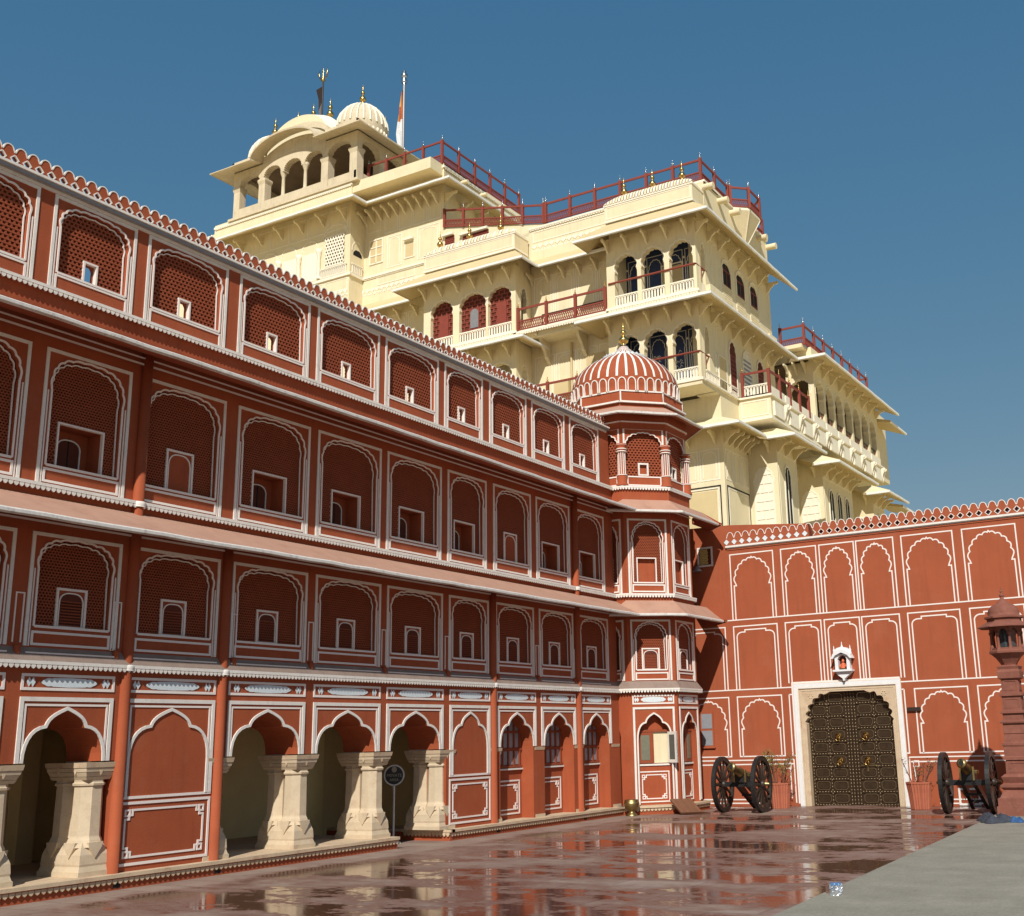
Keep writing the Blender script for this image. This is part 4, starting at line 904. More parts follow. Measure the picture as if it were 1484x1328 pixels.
sl.box(FP, -29.5, -24.1, 17.15, 17.28, -1.4, .06, CW)
for u in (-28.3, -26.2, -24.6): bracket(sl, FRC, u, 21.2, 1.3, 1.3, t=.16)
sl.tube([(-27.0, 45.3, 20.8), (-27.0, 45.3, 17.3)], .06, 6, "ochre"); sl.build("balcony_slab", pal)
rail([(-29.2, 43.98, 21.4), (-24.3, 43.98, 21.4)], 1.17, 1.75, "gold", .5); rail([(-29.2, 43.98, 17.28), (-24.3, 43.98, 17.28)], 1.2, 1.9, "gold", .5)
mb = MB(); mb.box(FRC, -60, -24.2, 25.58, 27.2, -1.5, .05, "cream"); mb.box(FRC, -29.34, -19.6, 25.5, 27.27, -1.5, .10, "cream"); mb.box(FRC, -29.35, -19.5, 27.27, 27.37, -1.5, .17, CW); teeth(mb, FRC, -29.3, -19.6, 27.27, .15, CW, .15, .09, .13)
scallops(mb, FRC, -29.2, -24.4, 26.4, .17, .13); scallops(mb, FRC, -44, -35.1, 26.5, .17, .08); mb.rect(FRC, -29.1, -24.6, 26.55, 27.1, .05, .1, .12, CW); mb.box(FRC, -60, -35.1, 27.12, 27.24, -.1, .14, CW)
for u in (-34.7, -38): mb.rect(FRC, u-1.4, u+1.2, 26.6, 27.05, .05, .05, .07, CW)
mb.build("roof_parapet", pal)
# sloping parapet up to the left block with the red windows below it
mb = MB(); f5 = Fr((0, 45.35, 0), (1, 0, 0), (0, -1, 0))
mb.prism(f5, [(-34.9, 27.0), (-28.2, 27.0), (-28.2, 27.42), (-34.9, 28.84)], -.3, 0, "cream"); mb.build("stair_wall", pal)
for u0, u1, z1 in ((-34.72, -34.12, 28.25), (-33.55, -31.9, 28.02)):
    q = MB(); q.box(f5, u0, u1, 27.1, z1, 0, .02, "dark_red"); lattice(q, f5, u0, u1, 27.1, z1, .02, .04, "red_paint", .12, .12, .35); q.box(f5, u0-.15, u1, z1+.04, z1+.16, 0, .2, CW); q.build("window", pal)
rail([(-34.75, 45.3, 28.84), (-28.48, 45.3, 27.48)], 1.05, 1.28); rail([(-28.3, 45.25, 27.42), (-19.66, 45.25, 27.38), (-19.66, 48.45, 27.37)], 1.1, 1.42, "steel", .44)
# ---- the right hand side of the main block
mb = MB(); mb.box(FS, 45.42, 53.2, 17.0, 25.3, -1, .003, "cream")
mb.box(FS, 45.2, 53.2, 25.3, 27.27, -1, .02, "cream"); mb.box(FS, 45.2, 53.2, 27.27, 27.37, -1, .10, CW)
panels(mb, FS, 45.6, 46.8, 22.2, 24.5, 1); panels(mb, FS, 45.6, 47.0, 18.0, 20.4, 1); panels(mb, FS, 51.6, 53.1, 22.2, 24.5, 1)
mb.box(FS, 44.9, 46.6, 21.45, 21.95, 0, .25, "cream"); mb.box(FS, 52.2, 53.2, 21.2, 21.8, 0, .25, "cream")
for u in (45.2, 46.9, 48.4, 51.9, 53.2): mb.tube([FS(u, 26.95, 0), FS(u, 26.92, .55)], [.15, .17], 10, "cream")
for u in (48.3, 50.0): mb.lathe(FS(u, 21.3, .15), [(.12, 0), (.14, .2), (.05, .35), (0, .5)], 8, CW)
mb.build("side_wall", pal)
for a, b_, z0, ap, z1 in ((46.98, 47.87, 22.75, 24.05, 0), (48.65, 49.58, 22.78, 24.05, 0), (50.44, 51.24, 22.82, 24.05, 0)):
    c = (a+b_)/2; q = MB(); ar = foil(c, .52, 23.5, 24.05, 3, .04, .9, .9, 4); q.prism(FS, [(c-.6, 21.5), (c+.6, 21.5), (c+.6, 22.7), (c-.6, 22.7)], 0, .02, CW)
    lattice(q, FS, c-.55, c+.55, 21.55, 22.68, .02, .05, "cream", .12, .12, .35); q.strip(FS, [(c-.52, 22.7)]+ar+[(c+.52, 22.7)], .07, 0, .05, CW)
    q.prism(FS, [(a, z0)]+foil(c, (b_-a)/2, 23.4, 23.86, 2, .02, .8, .8, 4)+[(b_, z0)], -.02, .012, "near_black", back=False); q.rect(FS, a, b_, z0, 23.5, .06, 0, .03, "red_paint"); q.box(FS, c-.02, c+.02, z0, 23.8, 0, .025, "red_paint"); q.build("window", pal)
for j, (a, b_) in enumerate(((47.15, 48.1), (48.75, 50.1), (50.6, 51.65))):
    c = (a+b_)/2; q = MB(); hw = (b_-a)/2*.85; ar = foil(c, hw, 19.2, 20.0, 3, .05, .9, .9, 4); q.prism(FS, [(c-hw, 17.4)]+ar+[(c+hw, 17.4)], 0, .015, "dark_red" if j != 1 else CW, back=False); q.strip(FS, [(c-hw-.03, 17.4)]+ar+[(c+hw+.03, 17.4)], .08, 0, .05, CW)
    if j == 1:
        for k in range(9): q.box(FS, c-hw*.8, c+hw*.8, 17.7+k*.22, 17.8+k*.22, .015, .03, "grey_metal")
    else: lattice(q, FS, c-hw*.8, c+hw*.8, 17.6, 19.3, .015, .03, "red_paint", .2, .2, .3)
    q.build("door", pal)
q = MB(); q.box(FS, 45.9, 46.8, 17.3, 18.9, 0, .03, "ochre"); q.rect(FS, 45.9, 46.8, 17.3, 18.9, .05, 0, .05, CW); q.box(FS, 44.2, 48.0, 17.2, 17.28, -1, .12, CW); balusters(q, FS, 44.5, 48.0, 17.3, 17.8, CW, .16, -.01, .03); q.build("wall_panel", pal)
pal_eave(FS, 44, 53.2, 44-1.16, 53.2+1.16, 25.72, 24.77, 1.16, 1.3); pal_eave(FS, 44, 53.2, 44-1.16, 53.75, 21.3, 20.74, 1.16, 1.3, top="cream")
rail([(-19.66, 51.4, 27.37), (-19.66, 53.0, 27.37)], 1.1, 1.5)
kb = MB(); fk = [(-19.57, 48.55, 0), (-18.85, 49.2, 0), (-18.85, 50.6, 0), (-19.57, 51.4, 0)]
top_ = [Vector((x, y, 27.25)) for x, y, z in fk]; bot = Vector((-19.57, 49.9, 25.4))
for a, b_ in zip(top_[:-1], top_[1:]):
    kb.add([a, b_, bot], [(0, 1, 2)], "cream"); kb.add([a, b_, b_+Vector((0, 0, .14)), a+Vector((0, 0, .14))], [(0, 1, 2, 3)], CW)
    kb.tube([a, bot], .03, 5, CW)
kb.add([v+Vector((0, 0, .13)) for v in top_], [(0, 1, 2, 3)], CW); kb.build("oriel", pal)
rail([(x, y, 27.37) for x, y, z in fk], 1.1, 2.0)
# ---- first storey under the corner balcony, its stepped bays running back along the side
def prism_xy(mb, poly, z0, z1, m):
    n = len(poly); p = [(x, y, z1) for x, y in poly]+[(x, y, z0) for x, y in poly]
    mb.add(p, [tuple(range(n))]+[(i, i+n, (i+1) % n+n, (i+1) % n) for i in range(n)], m)
steps = [(-19.57, 45.97), (-19.57, 48.88), (-18.14, 48.88), (-18.14, 51.45), (-19.3, 51.45), (-19.3, 51.79), (-18.14, 55.0), (-18.14, 60.3), (-19.3, 60.3), (-18.14, 64.29), (-18.14, 66.5), (-24, 66.5), (-24, 45.97)]
mb = MB()
prism_xy(mb, [(-24, 45.97), (-19.57, 45.97), (-19.57, 66.5), (-24, 66.5)], 0, 17.0, "cream")
for y0, y1 in ((48.88, 51.5), (55.3, 60.2), (64.2, 66.5)): prism_xy(mb, [(-19.6, y0), (-18.14, y0), (-18.14, y1), (-19.6, y1)], 0, 15.6, "cream")
f4 = Fr((0, 45.97, 0), (1, 0, 0), (0, -1, 0)); panels(mb, f4, -22.9, -19.75, 13.1, 14.5, 3); mb.rect(f4, -23.0, -19.8, 10.2, 12.8, .05, 0, .03, "near_black"); mb.rect(f4, -22.9, -19.9, 10.3, 12.7, .05, 0, .04, CW); mb.box(f4, -22.8, -20, 10.4, 12.6, 0, .03, "ochre")
panels(mb, FS, 46.1, 48.8, 13.1, 14.5, 3); mb.rect(FS, 46.2, 48.7, 10.6, 12.8, .05, 0, .03, "near_black"); mb.box(FS, 46.35, 48.55, 10.7, 12.65, 0, .025, "cream"); mb.rect(FS, 46.3, 48.6, 10.68, 12.7, .05, 0, .035, CW)
mb.box(f4, -23, -19.5, 10.25, 10.5, 0, .12, CW)
for k_, y0 in enumerate((48.88, 55.3, 64.2)):
    ff = Fr((0, y0, 0), (1, 0, 0), (0, -1, 0)); ar = foil(-18.86, .46, 13.2, 14.0, 3, .05, .9, .9, 4)
    mb.prism(ff, [(-19.32, 10.9)]+ar+[(-18.40, 10.9)], 0, .015, CW, back=False); mb.strip(ff, [(-19.34, 10.9)]+ar+[(-18.38, 10.9)], .06, 0, .03, CW); lattice(mb, ff, -19.28, -18.44, 11.2, 13.7, .015, .04, "cream_white", .42, .42, .14)
    for fz, u0, u1 in ((ff, -19.57, -18.0),): mb.box(fz, u0, u1, 10.35, 10.62, -.2, .14, CW); balusters(mb, fz, -19.25, -18.5, 10.65, 11.1, "near_black", .12, .05, .08)
    f6 = Fr((-18.14, 0, 0), (0, 1, 0), (1, 0, 0)); ye = (51.5, 60.2, 66.5)[k_]; mb.box(f6, y0-.1, ye, 10.35, 10.62, -.2, .14, CW)
    wn = ((50.1,), (56.5, 57.8, 59.1), (65.2,))[k_]
    for c in wn:
        ar = foil(c, .38, 13.6, 14.2, 3, .04, .9, .9, 4); mb.prism(f6, [(c-.38, 11.4)]+ar+[(c+.38, 11.4)], 0, .012, "near_black", back=False); mb.strip(f6, [(c-.42, 11.4)]+ar+[(c+.42, 11.4)], .09, 0, .04, CW); mb.box(f6, c-.035, c+.035, 11.4, 14.1, .0, .03, CW)
    mb.rect(f6, y0+.15, ye-.15, 10.9, 14.7, .05, 0, .015, CW)
mb.build("side_bay", pal)
e_ = 1.3
pal_eave(f4, -24, -19.57, -24, -19.57+1.42, 15.95, 15.27, 1.42, 1.3, top="cream"); pal_eave(FS, 45.97, 48.88, 45.97-1.42, 47.7, 15.95, 15.27, 1.42, .7, top="cream")
for y0, y1 in ((48.88, 51.5), (55.3, 60.2), (64.2, 66.5)):
    ff = Fr((0, y0, 0), (1, 0, 0), (0, -1, 0)); f6 = Fr((-18.14, 0, 0), (0, 1, 0), (1, 0, 0))
    pal_eave(ff, -19.57, -18.14, -18.2, -18.14+e_, 15.85, 15.24, 1.0, 1.3, top="cream"); pal_eave(f6, y0, y1, y0-1.0, y1+.9, 15.85, 15.24, e_, 1.2, top="cream")
# ---- side terrace with its white balustrade, then the arcaded rear wing
mb = MB(); fb_ = Fr((0, 48.05, 0), (1, 0, 0), (0, -1, 0)); fx = Fr((-17.95, 0, 0), (0, 1, 0), (1, 0, 0))
mb.box(WORLD, -19.57, -17.95, 16.2, 17.2, 48.05, 54.9, "cream"); mb.box(WORLD, -19.57, -17.85, 17.2, 17.29, 47.95, 66.4, CW); mb.box(WORLD, -19.57, -17.95, 16.75, 17.2, 54.9, 66.3, "cream"); mb.box(WORLD, -19.57, -17.9, 16.1, 16.24, 47.98, 54.9, CW)
mb.rect(fb_, -19.4, -18.1, 16.35, 17.05, .05, 0, .02, CW)
for j in range(9):
    y0 = 48.3+j*2.0; mb.box(fx, y0, y0+1.2, 16.3, 17.0, 0, .10, "cream_white"); bracket(mb, fx, y0+1.45, 17.12, .28, .8, "cream_white", .12); bracket(mb, fx, y0+1.75, 17.12, .28, .8, "cream_white", .12)
    mb.box(fx, y0-.1, y0+1.7, 17.29, 17.75, -.14, -.02, CW)
balusters(mb, fb_, -19.3, -18.0, 17.3, 17.85, CW, .16); mb.build("terrace", pal)
rail([(-19.3, 48.06, 17.29), (-17.98, 48.06, 17.29), (-17.98, 53.5, 17.29)], 1.2, 1.35, "gold", .06)
FW_ = Fr((-18.094, 0, 0), (0, 1, 0), (1, 0, 0)); fwf = Fr((0, 54.9, 0), (1, 0, 0), (0, -1, 0))
cc = [55.75+1.58*k for k in range(7)]
oa = arcade("side_arcade", FW_, [(c, .60) for c in cc], 54.906, 66.39, 17.3, 20.95, 19.1, 20.0, .3, pw=.06, n=3, dd=.06)
arcade("front_arcade", fwf, [(-18.85, .52)], -19.6, -18.1, 17.3, 20.95, 19.1, 20.0, .3, pw=.03)
q = MB()
for c in cc: q.box(FW_, c-.6, c+.6, 17.3, 17.75, -.2, -.1, CW); q.tube([FW_(c-.62, 18.25, -.1), FW_(c+.62, 18.25, -.1)], .04, 6, "dark_wood"); q.box(FW_, c-.4, c-.34, 17.7, 18.25, -.12, -.08, "red_paint"); q.box(FW_, c+.34, c+.4, 17.7, 18.25, -.12, -.08, "red_paint")
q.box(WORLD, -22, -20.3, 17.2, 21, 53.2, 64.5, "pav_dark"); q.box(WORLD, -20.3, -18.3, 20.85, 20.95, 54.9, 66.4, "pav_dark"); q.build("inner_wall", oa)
pal_eave(FW_, 54.9, 66.4, 54.9-1.15, 67.5, 21.2, 20.77, 1.1, 1.5, top="cream"); pal_eave(fwf, -19.57, -18.1, -18.5, -17.0, 21.2, 20.77, 1.15, .9, top="cream")
mb = MB(); mb.box(WORLD, -21, -18.05, 20.95, 21.55, 54.7, 66.3, "cream"); mb.box(WORLD, -21, -18.3, 21.4, 21.6, 54.0, 66.3, "cream"); 
mb.box(WORLD, -24, -18.6, 17, 21.3, 66.4, 70, "cream"); mb.build("rear_wall", pal)
fz = Fr((0, 70, 0), (-1, 0, 0), (0, 1, 0)); pal_eave(Fr((-18.6, 0, 0), (0, 1, 0), (1, 0, 0)), 66.8, 69, 66.5, 70.2, 20.6, 20.2, 1.3, 1.5, top="cream", brk=False); pal_eave(Fr((-18.6, 0, 0), (0, 1, 0), (1, 0, 0)), 67, 69.5, 66.8, 70.6, 15.4, 15.0, 1.5, 1.5, top="cream", brk=False)
rail([(-19.5, 54.2, 21.55), (-18.2, 54.2, 21.55), (-18.2, 65.2, 21.55), (-19.4, 65.2, 21.55)], 1.12, 1.55)
# ---- the tall left block
FL = Fr((0, 44.24, 0), (1, 0, 0), (0, -1, 0)); FLs = Fr((-34.9, 0, 0), (0, 1, 0), (1, 0, 0)); FLb = Fr((-40.42, 0, 0), (0, 1, 0), (1, 0, 0))
mb = MB(); mb.box(WORLD, -60, -34.9, 20, 32.2, 45.4, 53.2, "cream"); mb.box(WORLD, -60, -40.42, 20, 32.2, 44.24, 45.4, "cream")
mb.box(FL, -60, -40.3, 27.06, 27.22, 0, .1, CW); mb.box(FRC, -40.4, -34.9, 27.06, 27.22, 0, .1, CW); mb.box(FLb, 44.24, 45.4, 27.06, 27.22, 0, .1, CW)
panels(mb, FRC, -39.0, -35.0, 29.6, 31.0, 4, False); panels(mb, FRC, -40.3, -39.2, 29.9, 31.0, 1, False); panels(mb, FRC, -38.8, -37.7, 27.5, 29.3, 1); panels(mb, FRC, -36.7, -35.1, 27.5, 29.3, 1); panels(mb, FRC, -40.3, -35.1, 26.6, 27.0, 3, False)
panels(mb, FL, -44, -40.5, 26.3, 26.95, 2, False); panels(mb, FL, -48, -40.6, 30.0, 31.2, 5, False); scallops(mb, FL, -46, -40.5, 26.3, .17, .03)
mb.box(FRC, -37.50, -36.85, 28.75, 28.87, 0, .2, CW); mb.prism(FRC, [(-37.47, 27.8)]+foil(-37.18, .29, 28.35, 28.62, 2, .01, .8, .8, 4)+[(-36.89, 27.8)], 0, .01, "ochre", back=False); mb.rect(FRC, -37.5, -36.86, 27.75, 28.72, .06, 0, .04, CW)
mb.strip(FLb, foil(44.82, .4, 28.6, 29.2, 2, .02)+[], .05, 0, .02, CW); mb.prism(FLb, foil(44.85, .34, 28.35, 28.7, 2, .02, .9, .9, 4), 0, .012, "near_black", back=False)
mb.build("wall", pal)
q = MB(); q.box(FRC, -39.97, -39.08, 27.95, 29.35, 0, .02, "ochre"); q.rect(FRC, -39.97, -39.08, 27.95, 29.35, .07, 0, .05, CW); q.box(FRC, -39.56, -39.49, 27.95, 29.35, .02, .05, CW)
for z in (28.42, 28.9): q.box(FRC, -39.97, -39.08, z-.03, z+.03, .02, .048, CW)
q.build("window", pal)
q = MB(); q.box(FL, -42.2, -40.85, 27.9, 29.65, 0, .02, "near_black"); lattice(q, FL, -42.2, -40.85, 27.9, 29.65, .02, .07, CW, .19, .19, .42); balusters(q, FL, -42.5, -40.6, 27.25, 27.82, CW, .15, .03, .08); q.strip(FL, foil(-41.5, .85, 29.6, 30.3, 4, .04, .9, .9, 4), .05, 0, .03, CW); q.build("window", pal)
q = MB(); balusters(q, FLb, 44.35, 45.2, 27.25, 27.82, CW, .15, .03, .08)
for j in range(5):
    c = -44.14-1.55*j+.0; 
    for c_ in ((c,) if j else (c, -42.62)): p_ = MB(); p_.lathe(FL(c_, 0, .08), [(.13, 27.3), (.10, 27.5), (.09, 28.5), (.16, 28.85), (.2, 29.05)], 10, CW); p_.build("pilaster", pal)
    f_ = MB(); f_.box(FL, c+.22, c+1.3, 27.3, 29.0, 0, .02, CW); f_.build("wall_panel", pal)
for c in (-43.4, -45.0, -46.5, -48): q.strip(FL, foil(c, .55, 29.2, 29.75, 4, .03, .9, .9, 4), .05, 0, .025, CW)
q.build("balustrade", pal)
OB = 1.42
pal_eave(FL, -60, -40.42, -60, -40.42+OB, 31.75, 30.95, OB, 1.7); pal_eave(FLb, 44.24, 45.4, 44.24-OB, 45.4-OB, 31.75, 30.95, OB, brk=False); pal_eave(FRC, -40.42, -34.9, -40.42+OB, -34.9+1.5, 31.75, 30.95, 1.5, .62); pal_eave(FLs, 45.4, 53.2, 45.4-1.5, 54, 31.75, 30.95, 1.5, 1.6)
mb = MB()
for z0, z1, ww, m_ in ((31.7, 31.86, .06, CW), (31.86, 32.45, .03, "cream"), (32.45, 32.58, .10, CW), (32.58, 32.72, .02, "cream")):
    mb.box(FL, -51.2, -40.42+ww, z0, z1, -1.2, ww, m_); mb.box(FRC, -40.42, -34.9+ww, z0, z1, -4, ww, m_); mb.box(FLs, 45.4, 53.2, z0, z1, -3, ww, m_)
teeth(mb, FL, -51.1, -40.4, 32.46, .09, CW, .15, .09, .13); teeth(mb, FRC, -40.3, -34.9, 32.46, .09, CW, .15, .09, .13); teeth(mb, FLs, 45.4, 53.2, 32.46, .09, CW, .15, .09, .13)
mb.box(WORLD, -60, -51.2, 31.7, 31.9, 44.4, 53, "cream")
for u in (-39.6, -37.6, -35.2): mb.tube([FRC(u, 32.2, 0), FRC(u, 32.17, .45)], .12, 8, "cream")
for u in (47, 48.8, 50.6, 52.4): mb.tube([FLs(u, 32.25, 0), FLs(u, 32.22, .45)], .12, 8, "cream")
mb.box(WORLD, -51, -34.95, 32.0, 32.65, 44.3, 53.1, "cream"); mb.build("roof_parapet", pal)
rail([(-40.2, 45.35, 32.7), (-34.98, 45.35, 32.7), (-34.98, 52.9, 32.7)], 1.4, 1.4, "steel", .55); rail([(-60, 46, 31.9), (-51.4, 46, 31.9)], 1.25, 2.0, "steel", .45)
# ---- roof pavilion on the left block
pv = part("roof_pavilion", pal)
def pvb(mb, name): return mb.build(name, pv)
PS = "pav_stone"; X0, X1, Y0, Y1 = -49.76, -40.05, 44.2, 48.6
FV = Fr((0, 44.2, 0), (1, 0, 0), (0, -1, 0)); FVs = Fr((X1+.006, 0, 0), (0, 1, 0), (1, 0, 0)); FVb = Fr((0, Y1, 0), (1, 0, 0), (0, 1, 0)); FVl = Fr((X0-.006, 0, 0), (0, -1, 0), (-1, 0, 0))
mb = MB(); mb.box(WORLD, X0-.2, X1+.2, 32.6, 32.75, Y0-.15, Y1+.2, PS)
mb.box(FV, X0, X1, 32.75, 33.32, -.22, -.05, PS); mb.box(FVs, Y0, Y1, 32.75, 33.32, -.22, -.05, PS); mb.box(WORLD, X0, X1, 32.75, 33.2, Y1-.2, Y1, PS); mb.box(WORLD, X0+.05, X0+.2, 32.75, 33.32, Y0, Y1, PS); pvb(mb, "sill")
def pier(mb, x, y, a, z1=34.75): 
    mb.box(WORLD, x-a, x+a, 32.75, z1-.25, y-a, y+a, PS); mb.lathe((x, y, 0), [(a*1.41, z1-.3), (a*1.75, z1-.1), (a*1.75, z1), (a*1.55, z1+.05)], 4, PS, smooth=False, phase=math.pi/4)
for i, (x, a) in enumerate(((-49.5, .24), (-47.43, .25), (-42.48, .26), (-40.33, .27))):
    for y in (Y0+.27, Y1-.27): mb = MB(); pier(mb, x, y, a); pvb(mb, "column")
for x in (-45.86, -44.13): mb = MB(); mb.lathe((x, Y0+.2, 0), [(.15, 32.75), (.15, 33.35), (.11, 33.4), (.10, 34.5), (.16, 34.65), (.2, 34.8), (.2, 34.95)], 10, PS); pvb(mb, "column")
mb = MB(); pier(mb, -40.33, 46.4, .25); pvb(mb, "column")
wallm = MB()
def av(fr, a0, a1, c, hw, sp_, ap, n=4, dd=.05): 
    ar = foil(c, hw, sp_, ap, n, dd, .9, .9, 4, tip=.05); wallm.prism(fr, [(a0, sp_)]+ar+[(a1, sp_), (a1, 35.75), (a0, 35.75)], -.4, 0, PS)
for fr in (FV,):
    av(fr, -49.76, -47.43, -48.45, .80, 34.75, 35.32); av(fr, -42.48, -40.05, -41.4, .85, 34.75, 35.42)
    for a0, a1, c in ((-47.43, -45.86, -46.6), (-45.86, -44.13, -44.98), (-44.13, -42.48, -43.35)): av(fr, a0, a1, c, .66, 34.8, 35.42, 7, .045)
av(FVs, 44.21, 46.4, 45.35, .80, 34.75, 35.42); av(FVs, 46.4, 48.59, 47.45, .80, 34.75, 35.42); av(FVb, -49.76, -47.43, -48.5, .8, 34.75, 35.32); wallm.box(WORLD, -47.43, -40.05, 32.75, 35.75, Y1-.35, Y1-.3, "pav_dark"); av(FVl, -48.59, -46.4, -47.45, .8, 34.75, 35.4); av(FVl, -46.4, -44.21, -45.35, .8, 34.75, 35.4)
# tympanum under the curved eave
cx_ = -44.95; hv = 2.5
wallm.prism(FV, [(cx_-hv, 35.75), (cx_+hv, 35.75)]+[(cx_+hv*math.cos(t), 35.75+.95*math.sin(t)) for t in [math.pi*j/14 for j in range(1, 14)]], -.4, -.02, PS)
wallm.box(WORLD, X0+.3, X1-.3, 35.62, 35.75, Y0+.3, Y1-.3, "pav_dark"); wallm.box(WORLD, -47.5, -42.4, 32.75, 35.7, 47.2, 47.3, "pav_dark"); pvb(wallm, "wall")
def pe_(fr, a0, a1, b0, b1): e = MB(); eave(e, fr, a0, a1, b0, b1, 35.98, 35.62, 1.0, .07, PS, "pav_stone", PS, .08); pvb(e, "eave")
pe_(FV, X0, cx_-hv, X0-1.0, cx_-hv+.05); pe_(FV, cx_+hv, X1, cx_+hv-.05, X1+1.0); pe_(FVs, Y0, Y1, Y0-1.0, Y1+1.0); pe_(FVl, -Y1, -Y0, -Y1-1, -Y0+1.0); pe_(FVb, X0, X1, X0-1, X1+1)
e = MB(); N_ = 22
def cv(t, r_, z, w_): return FV(cx_-(hv+r_)*math.cos(t), z+(1.12+r_*.5)*math.sin(t), w_)
for j in range(N_):
    t0, t1 = math.pi*j/N_, math.pi*(j+1)/N_
    e.add([cv(t0, 0, 35.98, 0), cv(t1, 0, 35.98, 0), cv(t1, .0, 35.66, 1.0), cv(t0, .0, 35.66, 1.0), cv(t0, 0, 35.88, 0), cv(t1, 0, 35.88, 0), cv(t1, 0, 35.56, .98), cv(t0, 0, 35.56, .98)], [(0, 1, 2, 3), (4, 7, 6, 5), (2, 6, 7, 3)], PS)
    e.add([cv(t0, .1, 36.05, -.1), cv(t1, .1, 36.05, -.1), cv(t1, .1, 36.45, -.1), cv(t0, .1, 36.45, -.1), cv(t1, .1, 36.45, -.5), cv(t0, .1, 36.45, -.5)], [(0, 1, 2, 3), (3, 2, 4, 5)], PS)
pvb(e, "curved_eave")
mb = MB(); 
for x0, x1, y0, y1 in ((X0-.1, cx_-hv, Y0-.1, Y0+.05), (cx_+hv, X1+.1, Y0-.1, Y0+.05), (X1-.05, X1+.1, Y0-.1, Y1+.1), (X0-.1, X0+.05, Y0-.1, Y1+.1), (X0, X1, Y1, Y1+.1)): mb.box(WORLD, x0, x1, 35.95, 36.42, y0, y1, PS)
mb.box(WORLD, X0, X1, 35.9, 36.2, Y0, Y1, PS)
for x in (X0-.1, cx_+hv):
    for k in range(14): mb.lathe(FV(x+.1+k*.165, 36.2, .10), [(.05, -.06), (.06, 0), (.05, .06)], 5, PS, smooth=False)
pvb(mb, "parapet")
vb = MB(); N_ = 20
for j in range(N_):
    for (ya, yb, ka, kb_) in ((44.4, 45.2, .86, 1.0), (45.2, 47.6, 1, 1), (47.6, 48.4, 1, .86)):
        def P_(t, y, k): return (cx_-(hv+.25)*k*math.cos(t), y, 36.2+2.35*k*math.sin(t)**.85)
        t0, t1 = math.pi*j/N_, math.pi*(j+1)/N_; vb.add([P_(t0, ya, ka), P_(t1, ya, ka), P_(t1, yb, kb_), P_(t0, yb, kb_)], [(0, 1, 2, 3)], CW, True)
vb.prism(Fr((0, 44.4, 0), (1, 0, 0), (0, -1, 0)), [(cx_-(hv+.25)*.86*math.cos(math.pi*j/N_), 36.2+2.35*.86*math.sin(math.pi*j/N_)**.85) for j in range(N_+1)], -.05, 0, "cream")
vlt = pvb(vb, "vault")
for x in (-48.5, -41.45):
    d = MB(); c = (x, 46.1, 36.2); pr = [(1.42, 0), (1.42, .25), (1.47, .5), (1.5, .8), (1.44, 1.2), (1.28, 1.6), (1.0, 1.98), (.65, 2.25), (.3, 2.42), (.12, 2.55), (.08, 2.62)]
    d.lathe(c, pr, 48, PS)
    for i in range(24):
        a = 2*math.pi*i/24; d.tube([(x+(r+.01)*math.cos(a), 46.1+(r+.01)*math.sin(a), 36.2+z) for r, z in pr[3:-2]], .07, 4, CW)
    for i in range(32): a = 2*math.pi*i/32; d.lathe((x+1.46*math.cos(a), 46.1+1.46*math.sin(a), 36.55), [(.06, -.1), (.09, 0), (.05, .12)], 5, CW, smooth=False)
    o = d.build("dome", pv); finial("finial", pal, (x, 46.1, 38.75), 1.35, "gold", 12, .75)
for x, y, z in ((-46.5, 46, 38.35), (-45.25, 46, 38.5), (-43.9, 46, 38.45), (-42.6, 49.5, 38.6), (-48.8, 50, 38.4)): finial("finial", pal, (x, y, z), 1.5, "gold", 10, .75)

# ------------------------------------------------------------------ flag poles on the palace roof
f = thing("trident_pole", "pole topped by a gilt trident with a furled dark pennant, on the palace roof vault", "flagpole", (-44.95, 46.4, 38.5))
p = MB(); p.tube([(-44.95, 46.4, 38.4), (-44.95, 46.4, 41.6)], .05, 8, "dark_wood"); p.build("pole", f)
p = MB(); p.lathe((-44.95, 46.4, 41.6), [(.05, 0), (.16, .08), (.1, .2), (.05, .25)], 10, "gold")
for s_ in (-1, 0, 1):
    for d_ in ((0, 1) if s_ else (0,)): p.tube([(-44.95, 46.4, 41.8), (-44.95+s_*.26, 46.4+.0, 41.9), (-44.95+s_*.34, 46.4, 42.2), (-44.95+s_*.28, 46.4, 42.5)] if s_ else [(-44.95, 46.4, 41.8), (-44.95, 46.4, 42.5)], [.04, .045, .04, .015] if s_ else [.04, .015], 6, "gold")
p.build("trident", f)
p = MB(); p.add([(-45.0, 46.4, 41.3), (-45.55, 46.45, 41.25), (-45.3, 46.42, 40.5), (-45.15, 46.3, 39.6), (-45.05, 46.4, 39.0), (-45.0, 46.4, 40.2)], [(0, 1, 2, 5), (5, 2, 3, 4)], "dark_wood"); p.add([(-45.0, 46.44, 41.3), (-45.4, 46.6, 41.1), (-45.1, 46.5, 39.5), (-45.0, 46.4, 39.2)], [(0, 1, 2, 3)], "board_wood"); p.build("pennant", f)
f = thing("flagpole", "thin flagpole with a limp orange and white flag, right of the roof pavilion", "flagpole", (-41.5, 50.5, 36))
fx0, fy0 = -42.0, 50.5
p = MB(); p.tube([(fx0, fy0, 33), (fx0, fy0, 43.0)], .075, 8, "grey_metal"); p.lathe((fx0, fy0, 42.6), [(.09, 0), (.2, .15), (.2, .3), (.12, .4), (.2, .5), (.22, .7), (.1, .85), (.12, .95), (0, 1.05)], 10, "steel"); p.build("pole", f)
p = MB(); rows = [(42.2, .05, .25), (41.2, .08, .45), (40.2, .05, .65), (39.4, .05, .8), (39.0, .05, .75), (38.2, .05, .55), (37.4, .05, .5), (36.9, .05, .6), (36.3, .05, .3)]
